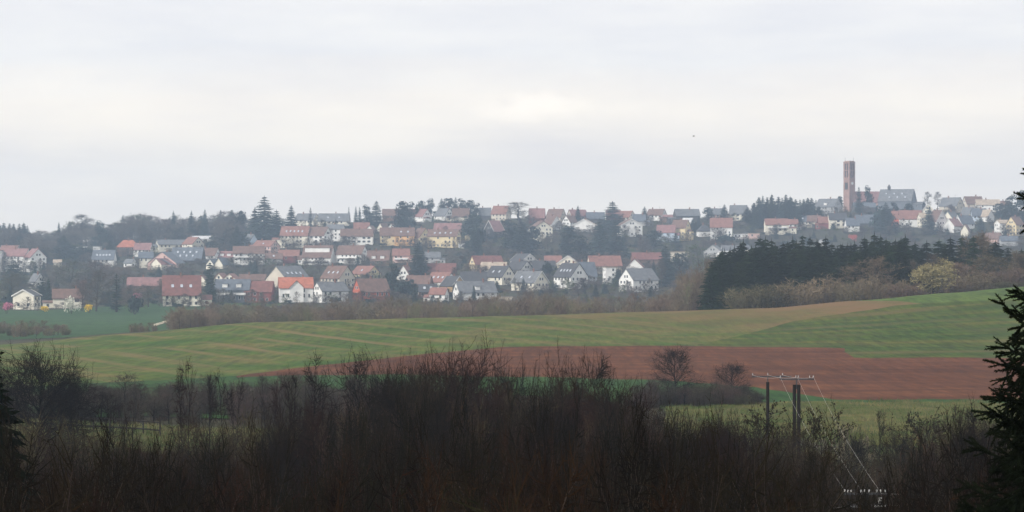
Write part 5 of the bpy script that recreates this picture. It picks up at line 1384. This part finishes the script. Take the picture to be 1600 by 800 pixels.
# ---------------------------------------------------------------- foreground thicket: one mass of stems and twigs
K_TH1 = mat("thicket_twigs", (.0095, .0072, .0040), .5, .5, rnd=.6, hue=.02, spec=.03)  # thicket twigs darker than real bark: foreground shade is put into the colour
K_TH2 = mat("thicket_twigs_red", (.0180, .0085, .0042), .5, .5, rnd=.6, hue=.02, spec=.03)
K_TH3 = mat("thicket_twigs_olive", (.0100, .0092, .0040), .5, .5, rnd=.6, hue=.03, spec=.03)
tp = []
for i in range(6):
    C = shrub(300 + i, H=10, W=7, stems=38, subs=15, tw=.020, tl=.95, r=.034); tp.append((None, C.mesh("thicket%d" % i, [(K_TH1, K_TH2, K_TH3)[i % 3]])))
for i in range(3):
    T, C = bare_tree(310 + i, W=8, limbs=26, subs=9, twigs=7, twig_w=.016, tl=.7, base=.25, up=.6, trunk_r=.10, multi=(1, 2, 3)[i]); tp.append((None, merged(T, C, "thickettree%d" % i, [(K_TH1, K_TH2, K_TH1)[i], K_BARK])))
TT = line([(-60, 664), (40, 668), (110, 676), (200, 674), (300, 674), (400, 668), (470, 656), (540, 640), (600, 622), (680, 612), (760, 614), (830, 624), (900, 622), (960, 632), (1020, 652), (1080, 664), (1120, 676), (1180, 676), (1240, 680), (1300, 688), (1360, 690), (1420, 678), (1480, 672), (1540, 664), (1660, 660)])
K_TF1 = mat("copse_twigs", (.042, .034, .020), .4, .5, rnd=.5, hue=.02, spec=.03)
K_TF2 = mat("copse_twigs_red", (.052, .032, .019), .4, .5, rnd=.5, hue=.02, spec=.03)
cp_ = []
for i in range(4):
    C = shrub(320 + i, H=10, W=7, stems=42, subs=14, tw=.026, tl=1.0, r=.036); cp_.append((None, C.mesh("copse%d" % i, [(K_TF1, K_TF2)[i % 2]])))
for i in range(3):
    T, C = bare_tree(325 + i, W=9, limbs=28, subs=9, twigs=8, twig_w=.022, tl=.75, base=.22, up=.5, trunk_r=.10, multi=(1, 2, 3)[i]); cp_.append((None, merged(T, C, "copsetree%d" % i, [(K_TF1, K_TF2, K_TF1)[i], K_NBARK])))
pts = []
tr = random.Random(31)
for i in range(1500):
    D = 27 + 70 * tr.random() ** .7
    px = tr.uniform(-140, 1740)
    g = G(px, D); f = (D - 27) / 70
    top = TT(px) + 22 + tr.uniform(0, 40) + (1 - f) * tr.uniform(20, 120)
    if 1285 < px < 1425: top = max(top, 796 + tr.uniform(0, 14))
    H = (400 - top) / F * D - g.z
    if H < 1.2: continue
    pid = tr.randrange(9) if f < .35 else tr.choice((0, 1, 2, 3, 4, 5, 6, 6, 7, 7, 8, 8))
    if pid >= 6: H -= 14 / F * D
    w = tr.uniform(1.5, 3.2)
    pts.append((tuple(g), w / (7 if pid < 6 else 5), H / 10, tr.uniform(0, 6.28), pid))
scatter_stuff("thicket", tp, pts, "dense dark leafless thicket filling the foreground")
pts = []
for i in range(430):     # a second, farther layer behind, with more gaps
    D = tr.uniform(98, 165); px = tr.uniform(-140, 1740)
    g = G(px, D); top = TT(px) + 14 + tr.uniform(-4, 40)
    if 1300 < px < 1420: top = max(top, 700 + tr.uniform(0, 40))
    if D < 106 and 1285 < px < 1425: continue
    H = (400 - top) / F * D - g.z
    if H < 1.2: continue
    pid = tr.choice((0, 1, 2, 3, 4, 5, 6)); w = tr.uniform(2.6, 5.2)
    pts.append((tuple(g), w / (7 if pid < 4 else 6), H / 10, tr.uniform(0, 6.28), pid))
scatter_stuff("copse", cp_, pts, "paler brown leafless copse behind the dark thicket")
# the paler hedge between the meadow and the fields
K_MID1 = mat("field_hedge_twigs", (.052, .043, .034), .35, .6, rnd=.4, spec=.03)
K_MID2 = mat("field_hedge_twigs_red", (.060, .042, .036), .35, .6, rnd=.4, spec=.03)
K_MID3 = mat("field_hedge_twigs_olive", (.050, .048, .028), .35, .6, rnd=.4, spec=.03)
mp_ = []
for i in range(4):
    C = shrub(330 + i, H=10, W=7, stems=44, subs=11, tw=.045, tl=1.1, r=.05); mp_.append((None, C.mesh("midhedge%d" % i, [(K_MID1, K_MID2, K_MID3, K_MID1)[i]])))
for i in range(2):
    T, C = bare_tree(335 + i, W=9, limbs=26, subs=9, twigs=7, twig_w=.035, tl=.8, base=.2, up=.5); mp_.append((None, merged(T, C, "midtree%d" % i, [(K_MID1, K_MID2)[i], K_NBARK])))
MT = line([(-60, 640), (40, 634), (90, 606), (140, 600), (200, 598), (300, 600), (380, 596), (450, 596), (560, 596), (660, 598)])
pts = []
for i in range(280):
    px = tr.uniform(-60, 640); D = tr.uniform(206, 252)
    g = G(px, D); top = MT(px) + tr.uniform(-10, 34); H = (400 - top) / F * D - g.z
    pts.append((tuple(g), tr.uniform(2.0, 3.6) / 7, max(.08, H / 10), tr.uniform(0, 6.28), tr.randrange(6)))
for i in range(80):      # hedge clump under the two bare trees left of the poles
    px = tr.uniform(985, 1185); D = tr.uniform(243, 256)
    g = G(px, D); top = float(np.interp(px, [980, 1010, 1060, 1130, 1165, 1190], [614, 596, 604, 594, 608, 626])) + tr.uniform(-8, 18); H = (400 - top) / F * D - g.z
    pts.append((tuple(g), tr.uniform(2.0, 3.4) / 7, max(.06, H / 10), tr.uniform(0, 6.28), tr.choice((0, 3, 2, 4, 5))))
scatter_stuff("field_hedge", mp_, pts, "brown leafless hedge between the meadow and the fields")
# grass and dry stalks on the meadows
gb = []
for i in range(3):
    r_ = random.Random(340 + i); C = MB()
    for _ in range(70):
        p = Vector((r_.uniform(-1, 1), r_.uniform(-1, 1), -.05)); C.spike(p, (r_.gauss(0, .12), r_.gauss(0, .12), r_.uniform(.18, .5)), .05, r_)
    gb.append((None, C.mesh("tuft%d" % i, [mat(("grass_green", "grass_dry", "grass_olive")[i], ((.06, .10, .025), (.16, .14, .06), (.10, .11, .035))[i], .2, 2, rnd=.2)])))
pts = []
for i in range(2600):
    if i % 2: px = tr.uniform(-60, 460); D = tr.uniform(172, 205)
    else: px = tr.uniform(1050, 1640); D = tr.uniform(182, 246)
    g = G(px, D); s = tr.uniform(.6, 1.5); pts.append((tuple(g), s, s * tr.uniform(.5, 1.1), tr.uniform(0, 6.28), tr.randrange(3)))
scatter_stuff("meadow_grass", gb, pts, "rough yellowish grass tufts on the meadows")

# ---------------------------------------------------------------- foreground trees that can be told apart
FT = [
('dome0', 54, 150, 537, 165, "broad dense bare tree at the left edge, dark against the striped field"),
('slim1', 290, 128, 560, 62, "slim bare tree with a straight trunk, tallest of three before the meadow"),
('slim0', 328, 134, 582, 44, "slim bare tree, middle of three before the meadow"),
('slim2', 362, 132, 580, 64, "slim forked bare tree, right of three before the meadow"),
('slim0', 170, 160, 612, 60, "thin sapling-like bare tree before the meadow, left of the three slim ones"),
('slim1', 200, 158, 624, 46, "thin bare tree just right of the leftmost sapling-like one"),
('slim2', 486, 118, 552, 108, "bare tree with three stems parting low, left of the dark tree mass"),
('slim1', 446, 124, 590, 60, "lower bare tree left of the one with three stems"),
('near0', 566, 126, 545, 96, "bare tree with an upright crown, left edge of the dark tree mass"),
('dome0', 604, 128, 554, 100, "second bare tree in the dark mass, before the red field"),
('dome1', 660, 132, 550, 110, "reddish-brown bare tree in the dark mass left of its highest crown"),
('dome1', 730, 134, 532, 165, "highest dense reddish-brown bare crown of the dark tree mass"),
('dome0', 792, 138, 560, 105, "bare tree with fanned branches at the right of the highest crown"),
('dome1', 888, 126, 550, 120, "bare tree with stiff upright shoots before the red field, left"),
('near0', 930, 134, 552, 110, "bare tree with stiff upright shoots before the red field, right"),
('near3', 958, 108, 590, 170, "bare tree with a forked dark trunk in the middle of the thicket"),
('near1', 866, 118, 588, 110, "reddish round crown below the trees with upright shoots"),
('dense0', 1056, 252, 541, 84, "round bare tree standing on the green strip before the red field"),
('dense0', 1142, 250, 566, 72, "smaller round bare tree right of the one on the green strip"),
('clustered0', 1196, 118, 630, 165, "bare tree with dark leaf clusters left of the double pole"),
('clustered1', 1284, 112, 630, 140, "bare tree with dark leaf clusters right of the double pole"),
('clustered1', 1428, 140, 638, 135, "bare tree with dark leaf clusters on the meadow, right of the wires"),
('near0', 1012, 112, 628, 120, "bare tree in the thicket below the green strip trees"),
('near2', 1112, 120, 652, 100, "low bare tree at the left of the yellow-green meadow"),
('near1', 1228, 128, 656, 120, "low bare tree with reddish twigs at the foot of the double pole"),
('dense0', 1330, 150, 668, 90, "round dark bush-like tree below the falling wires"),
('dense0', 1398, 146, 662, 100, "round dark bush-like tree left of the clustered tree on the meadow"),
('near3', 1462, 150, 652, 100, "bare tree right of the clustered tree on the meadow"),
('dense0', 1150, 135, 664, 100, "round bare tree left of the single rear pole"),
('slim0', 1376, 160, 640, 36, "thin upright sapling on the yellow-green meadow"),
('slim1', 1500, 150, 630, 70, "bare tree left of the near spruce"),
('near3', 1140, 90, 690, 150, "dark branching tree low in the thicket left of the double pole"),
('dome0', -14, 152, 562, 150, "bare tree cut by the left edge beside the broad dense one"),
('dome0', 106, 156, 574, 100, "smaller dense bare tree leaning right of the broad one at the left edge"),
('near1', 690, 126, 552, 120, "bare tree hidden low behind the highest reddish crown"),
('dense0', 630, 122, 566, 120, "broad dark bush-like tree in the middle of the dark tree mass"),
]
for (key, px, D, top, w, label) in FT:
    plant(key, 'bare_tree', 'tree', label, px, D, top, w)
# further single crowns that rise from the thicket
xr = random.Random(55)
k_ = 0
while k_ < 64:
    px = xr.uniform(-30, 1560); top = TT(px) + xr.uniform(-44, 10)
    if 60 < px < 400: top += 44
    if 1170 < px < 1420: continue
    plant(xr.choice(['near0', 'near1', 'dome0', 'dome1', 'dome0', 'dome1', 'dense0', 'slim2']), 'bare_tree', 'tree', "bare dark crown rising out of the foreground thicket, like those around it", px, xr.uniform(92, 140), top, xr.uniform(70, 150), "bare crowns of the foreground thicket")
    k_ += 1
for px, D, top, w, key, lab in ((1320, 165, 664, 34, 'pale', "pale dry bush right of the double pole, left one"), (1352, 168, 680, 32, 'pale', "pale dry bush below the wires, right one")):
    plant(key, 'dry_bush', 'bush', lab, px, D, top, w)
plant('dark', 'spruce_tree', 'conifer', "black conifer silhouette at the lower left edge", -16, 58, 552, 230)

# ---------------------------------------------------------------- fence on the left meadow
M_WOODP = mat("weathered_wood", (.022, .018, .015), .3, 5, rough=.9, stretch=(3, 3, .4))
M_POLE = mat("tarred_pole", (.018, .015, .013), .3, 3, rough=.85, spec=.05, stretch=(4, 4, .3))
def fence():
    p0, p1 = G(44, 196), G(250, 192)
    o = empty("rail_fence", p0); tag(o, "dark wooden rail fence along the left meadow", "fence")
    n = 9; prev = None
    post = MB(); post.tube((0, 0, -.4), (0, 0, 1.55), .07, .065, 6, cap=True); pm = post.mesh("post", [M_WOODP])
    for i in range(n):
        t = i / (n - 1); x = p0.x + (p1.x - p0.x) * t; y = p0.y + (p1.y - p0.y) * t
        q = Vector((x, y, float(hgt(x, y)))) - p0
        link("post", pm, o, q)
        if prev is not None:
            for z in (.65, 1.3):
                b = MB(); b.tube(prev + Vector((0, -.06, z)), q + Vector((0, -.06, z)), .065, .065, 5, cap=True); link("rail", b.mesh("rail", [M_WOODP]), o)
        prev = q
fence()
g = G(11, 88)
o = empty("wooden_post", g); tag(o, "pale weathered wooden post at the lower left edge", "post")
zt = (400 - 706) / F * 88 - g.z
b = MB(); b.tube((0, 0, -.4), (0, 0, zt), .12, .11, 8, cap=True); link("shaft", b.mesh("shaft", [mat("pale_wood", (.16, .14, .11), .25, 5, stretch=(3, 3, .4))]), o)
b = MB(); b.tube((0, 0, zt - .02), (0, 0, zt + .05), .14, .08, 8, cap=True); link("cap", b.mesh("cap", [M_WOODP]), o)

# ---------------------------------------------------------------- power poles, crossarms, insulators and wires
M_INS = mat("insulator_dark", (.07, .05, .045), .2, 4, rough=.25)
M_INSW = mat("insulator_white", (.62, .62, .60), .05, 4, rough=.3)
M_STEEL = mat("galvanised_steel", (.06, .06, .065), .2, 4, rough=.6, metal=.4)
M_WIRE = mat("bright_wire", (.42, .40, .38), .05, 4, rough=.4)
def P(px, py, D): return Vector(((px - 800) / F * D, D, (400 - py) / F * D))
def insulator_mesh(m, name, s=1.0):
    b = MB()
    b.tube((0, 0, -.05 * s), (0, 0, .06 * s), .015 * s, .015 * s, 6)
    for z, r in ((.05, .055), (.11, .06), (.17, .045)):
        b.tube((0, 0, z * s), (0, 0, (z + .045) * s), r * s, r * .7 * s, 10, cap=True)
    return b.mesh(name, [m])
INS = insulator_mesh(M_INS, "insulator", .95); INSW = insulator_mesh(M_INSW, "insulator_white", .62)
def pole(name, label, stems, arm, D, ins, insm, r=.13, strut=True):
    px = sum(s[0] for s in stems) / len(stems)
    g = G(px, D); o = empty(name, g); tag(o, label, "power pole")
    for (sx, stop) in stems:
        t = P(sx, stop, D) - g
        b = MB(); b.tube((t.x, 0, -1), (t.x, 0, t.z), r * 1.15, r, 10, cap=True); link("pole_shaft", b.mesh("pole_shaft", [M_POLE]), o)
    x0, y0, x1, y1 = arm
    a, c = P(x0, y0, D) - g, P(x1, y1, D) - g
    b = MB(); d = c - a; b.box(((a.x + c.x) / 2, -.0, (a.z + c.z) / 2), (d.length, .10, .085)); link("crossarm", b.mesh("crossarm", [M_STEEL]), o)
    mid = P(px, (y0 + y1) / 2, D) - g; topz = max(P(s[0], s[1], D).z for s in stems) - g.z
    if strut:
        b = MB(); b.tube((mid.x, 0, topz - .3), (mid.x, 0, mid.z), .04, .04, 6); link("bracket", b.mesh("bracket", [M_STEEL]), o)
    for q in ins:
        t = P(q, y0 + (y1 - y0) * (q - x0) / (x1 - x0), D) - g
        link("insulator", insm, o, (t.x, 0, t.z + .06))
    return o
pole("power_pole", "single dark wooden power pole behind, left of the double pole", [(1199.5, 597)], (1175, 588.5, 1236, 588.5), 162, (1176, 1200, 1223), INS, r=.115)
pole("power_pole", "near double wooden power pole with a crossarm carrying three insulators", [(1241.2, 601), (1248, 601)], (1218, 592.5, 1272, 592.5), 150, (1219.5, 1244, 1247.5, 1265.5, 1271), INS, r=.115)
o = pole("power_pole", "low power pole with white insulators half lost in the dark thicket", [(1352, 771)], (1318, 771.5, 1388, 771.5), 104, (1320, 1325, 1330, 1345, 1351, 1358, 1370, 1376, 1383), INSW, r=.11, strut=False)
g = o.location
for q0, q1, y in ((1328, 1346, 791), (1366, 1384, 790.5)):
    a, c = P(q0, y, 104) - g, P(q1, y, 104) - g
    b = MB(); b.box(((a.x + c.x) / 2, -.14, a.z), (c.x - a.x, .10, .07)); link("switch_plate", b.mesh("switch_plate", [M_INSW if q0 > 1350 else M_METAL]), o)
a = P(1373, 782, 104) - g
b = MB(); b.box((a.x, -.12, a.z), (.09, .06, .30)); b.box((a.x + .05, -.12, a.z + .12), (.14, .05, .05)); b.box((a.x + .05, -.12, a.z), (.12, .05, .05)); link("switch_lever", b.mesh("switch_lever", [M_INSW]), o)
a, c = P(1326, 789, 104) - g, P(1388, 789, 104) - g
b = MB(); b.box(((a.x + c.x) / 2, 0, a.z), (c.x - a.x, .08, .07)); link("lower_crossarm", b.mesh("lower_crossarm", [M_STEEL]), o)
def wire(p, q, label, sag, r=.014, n=14):
    b = MB(); pts = []
    for i in range(n + 1):
        t = i / n; v = p.lerp(q, t); v.z -= sag * 4 * t * (1 - t); pts.append(v)
    org = pts[0].copy()
    for i in range(n): b.tube(pts[i] - org, pts[i + 1] - org, r, r, 5)
    o = link("power_wire", b.mesh("power_wire", [M_WIRE]), None, org)
    tag(o, label, "wire"); return o
for a, c, lab in ((1176, 1219.5, "short bright wire from the left end of the rear crossarm"), (1200, 1246, "short bright wire from the middle of the rear crossarm"), (1223, 1271, "short bright wire from the right end of the rear crossarm")):
    wire(P(a, 586, 162), P(c, 589.8, 150), lab, .12, r=.007)
for a, c, lab in ((1219.5, 1322, "long wire falling right from the left end of the near crossarm"), (1246, 1348, "long wire falling right from the middle of the near crossarm"), (1271.5, 1376, "long wire falling right from the right end of the near crossarm")):
    wire(P(a, 590, 150), P(c, 769, 104), lab, .35, r=.0045)
wire(P(1376, 771, 104), P(1640, 776, 92), "upper horizontal wire running right out of the low pole", .05, r=.006)
wire(P(1384, 789, 104), P(1640, 792, 92), "lower horizontal wire running right out of the low pole", .05, r=.006)
wire(P(1328, 790, 104), P(1180, 806, 96), "wire running left and down from the low pole", .05, r=.005)

# ---------------------------------------------------------------- the near spruce at the right edge
def shoot(C, p, d, ln, rng, n=0):
    d = d.normalized(); e = p + d * ln
    n = int(ln * 520)
    C.tube(p, e, .007, .004, 3)
    a = d.orthogonal().normalized(); b_ = d.cross(a)
    for i in range(n):
        t = rng.random(); th = rng.uniform(0, 6.28)
        rad = a * math.cos(th) + b_ * math.sin(th)
        nd = (rad * .8 + d * .7).normalized() * rng.uniform(.016, .022)
        C.spike(p + d * ln * t, nd, .0075, rng)
    for i in range(6): C.spike(e, (d + perp(d, rng) * .35) * .018, .006, rng)
def spruce_branch(seed, ln, dens=1.0):
    """a branch along +X that sinks and lifts its tip; shoots spread from it and hang below it"""
    rng = random.Random(seed); C = MB()
    pts = []; n = 10; sg = rng.uniform(.42, .62)
    for i in range(n + 1):
        t = i / n
        pts.append(Vector((ln * t * .97, math.sin(t * 3 + seed) * ln * .04, ln * sg * (-1.15 * t + 1.2 * t * t))))
    for i in range(n): C.tube(pts[i], pts[i + 1], .016 * (1 - i / n) + .004, .016 * (1 - (i + 1) / n) + .004, 5)
    tipd = (pts[-1] - pts[-2]).normalized()
    for i in range(4, n): shoot(C, pts[i], pts[i + 1] - pts[i], (pts[i + 1] - pts[i]).length, rng)
    shoot(C, pts[-1], tipd, .05, rng)
    m = int(ln / .036 * dens)
    for i in range(m):
        t = .15 + .80 * (i + rng.random() * .6) / m; k = min(int(t * n), n - 1)
        p = pts[k].lerp(pts[k + 1], t * n - k); ax = (pts[k + 1] - pts[k]).normalized()
        side = 1 if i % 2 else -1
        hang = rng.uniform(-1.5, -.5) if t < .7 else rng.uniform(-.6, .3)
        d = (ax * rng.uniform(.5, .9) + Vector((0, side * rng.uniform(.2, .9), hang)))
        l2 = rng.uniform(.11, .22) * (1.25 - .55 * t)
        shoot(C, p, d, l2, rng)
        if l2 > .11:
            for s2 in (-1, 1):
                d2 = d.normalized() + Vector((rng.uniform(-.2, .4), s2 * .7, rng.uniform(-.7, 0)))
                shoot(C, p + d.normalized() * l2 * rng.uniform(.3, .6), d2, l2 * .6, rng)
    return C.mesh("spruce_branch_%d" % seed, [K_CONN]), ln
def near_spruce():
    D = 15.5; px = 1656
    x = (px - 800) / F * D; base = Vector((x, D, float(hgt(x, D))))
    o = empty("spruce_tree", base); tag(o, "near black spruce at the right edge with drooping needled branches", "conifer")
    ztop = (400 - 105) / F * D - base.z
    b = MB(); b.tube((0, 0, -.5), (0, 0, ztop * .6), .11, .06, 8); b.tube((0, 0, ztop * .6), (0, 0, ztop), .06, .008, 6); link("trunk", b.mesh("trunk", [K_BARK]), o)
    BR = [spruce_branch(400 + i, l, dn) for i, (l, dn) in enumerate(((.22, 1), (.34, 1), (.34, 1.1), (.48, 1), (.48, 1.2), (.62, 1.0), (.62, 1.2), (.76, 1.1), (.76, 1.2)))]
    rng = random.Random(15)
    z = ztop - .10
    while z > 1.2:
        py = 400 - (z + base.z) / D * F
        half = max(12, .228 * (py - 95)) * D / F
        half = min(half, 1.25)
        if 335 < py < 472: half *= .55          # shorter growth between the top and the full lower tree
        n = 6 if py < 490 else 9
        ph = rng.uniform(0, 6.28)
        for i in range(n):
            want = half * (rng.uniform(.9, 1.08) if i % 2 else rng.uniform(.5, .85))
            me, l0 = min(BR, key=lambda q: abs(q[1] - want) + rng.uniform(0, .08))
            c = link("branch", me, o, (0, 0, z + rng.uniform(-.07, .07)))
            s = want / l0; c.scale = (s, max(.8, min(1.25, s)), max(.8, min(1.2, s)))
            c.rotation_euler = (rng.uniform(-.2, .2), -R(22) * (1 - min(1, (py - 100) / 500)) + rng.uniform(-.12, .12), ph + 6.283 * i / n + rng.uniform(-.25, .25))
        z -= .165 if py < 480 else (.13 if py < 850 else .25)
near_spruce()

# ---------------------------------------------------------------- a bird far off in the sky
bp_ = P(1084, 213, 210)
o = empty("bird", bp_, R(20), (.6, .6, .6)); tag(o, "tiny dark bird flying in the grey sky left of the church tower", "bird")
M_BIRD = mat("bird_feathers", (.05, .05, .05), .2, 10)
b = MB(); b.tube((-.16, 0, 0), (-.05, 0, .01), .02, .055, 7); b.tube((-.05, 0, .01), (.08, 0, .01), .055, .045, 7); b.tube((.08, 0, .01), (.17, 0, .03), .045, .01, 7); b.add([(-.14, -.02, 0), (-.14, .02, 0), (-.27, .05, 0), (-.27, -.05, 0), (-.14, 0, .012)], [(0, 1, 2, 3), (0, 4, 1), (1, 4, 2), (2, 4, 3), (3, 4, 0)])
link("body", b.mesh("body", [M_BIRD]), o)
for s in (-1, 1):
    b = MB(); v = [(.06, s * .04, .02), (-.06, s * .04, .02), (-.08, s * .20, .10), (.06, s * .20, .11), (-.10, s * .38, .06)]
    v += [(p[0], p[1], p[2] + .012) for p in v]
    b.add(v, [(0, 1, 2, 3), (3, 2, 4), (5, 8, 7, 6), (8, 9, 7), (0, 3, 8, 5), (1, 6, 7, 2), (3, 4, 9, 8), (2, 7, 9, 4), (0, 5, 6, 1)])
    link("wing", b.mesh("wing", [M_BIRD]), o)

# ---------------------------------------------------------------- haze
HAZE = 0.00023
b = MB(); b.box((0, 1350, 18), (4200, 3100, 180))
hz = link("haze", b.mesh("haze", []))
m = bpy.data.materials.new("haze_air"); m.use_nodes = True
n, l = m.node_tree.nodes, m.node_tree.links
n.remove(n['Principled BSDF'])
pv = n.new("ShaderNodeVolumePrincipled")
pv.inputs['Color'].default_value = (.62, .78, 1.0, 1)
pv.inputs['Density'].default_value = HAZE
pv.inputs['Anisotropy'].default_value = 0.25
l.new(pv.outputs[0], n['Material Output'].inputs['Volume'])
hz.data.materials.append(m); hz['kind'] = 'stuff'; hz['label'] = "pale bluish spring haze over the valley and the village"
hz.display_type = 'WIRE'
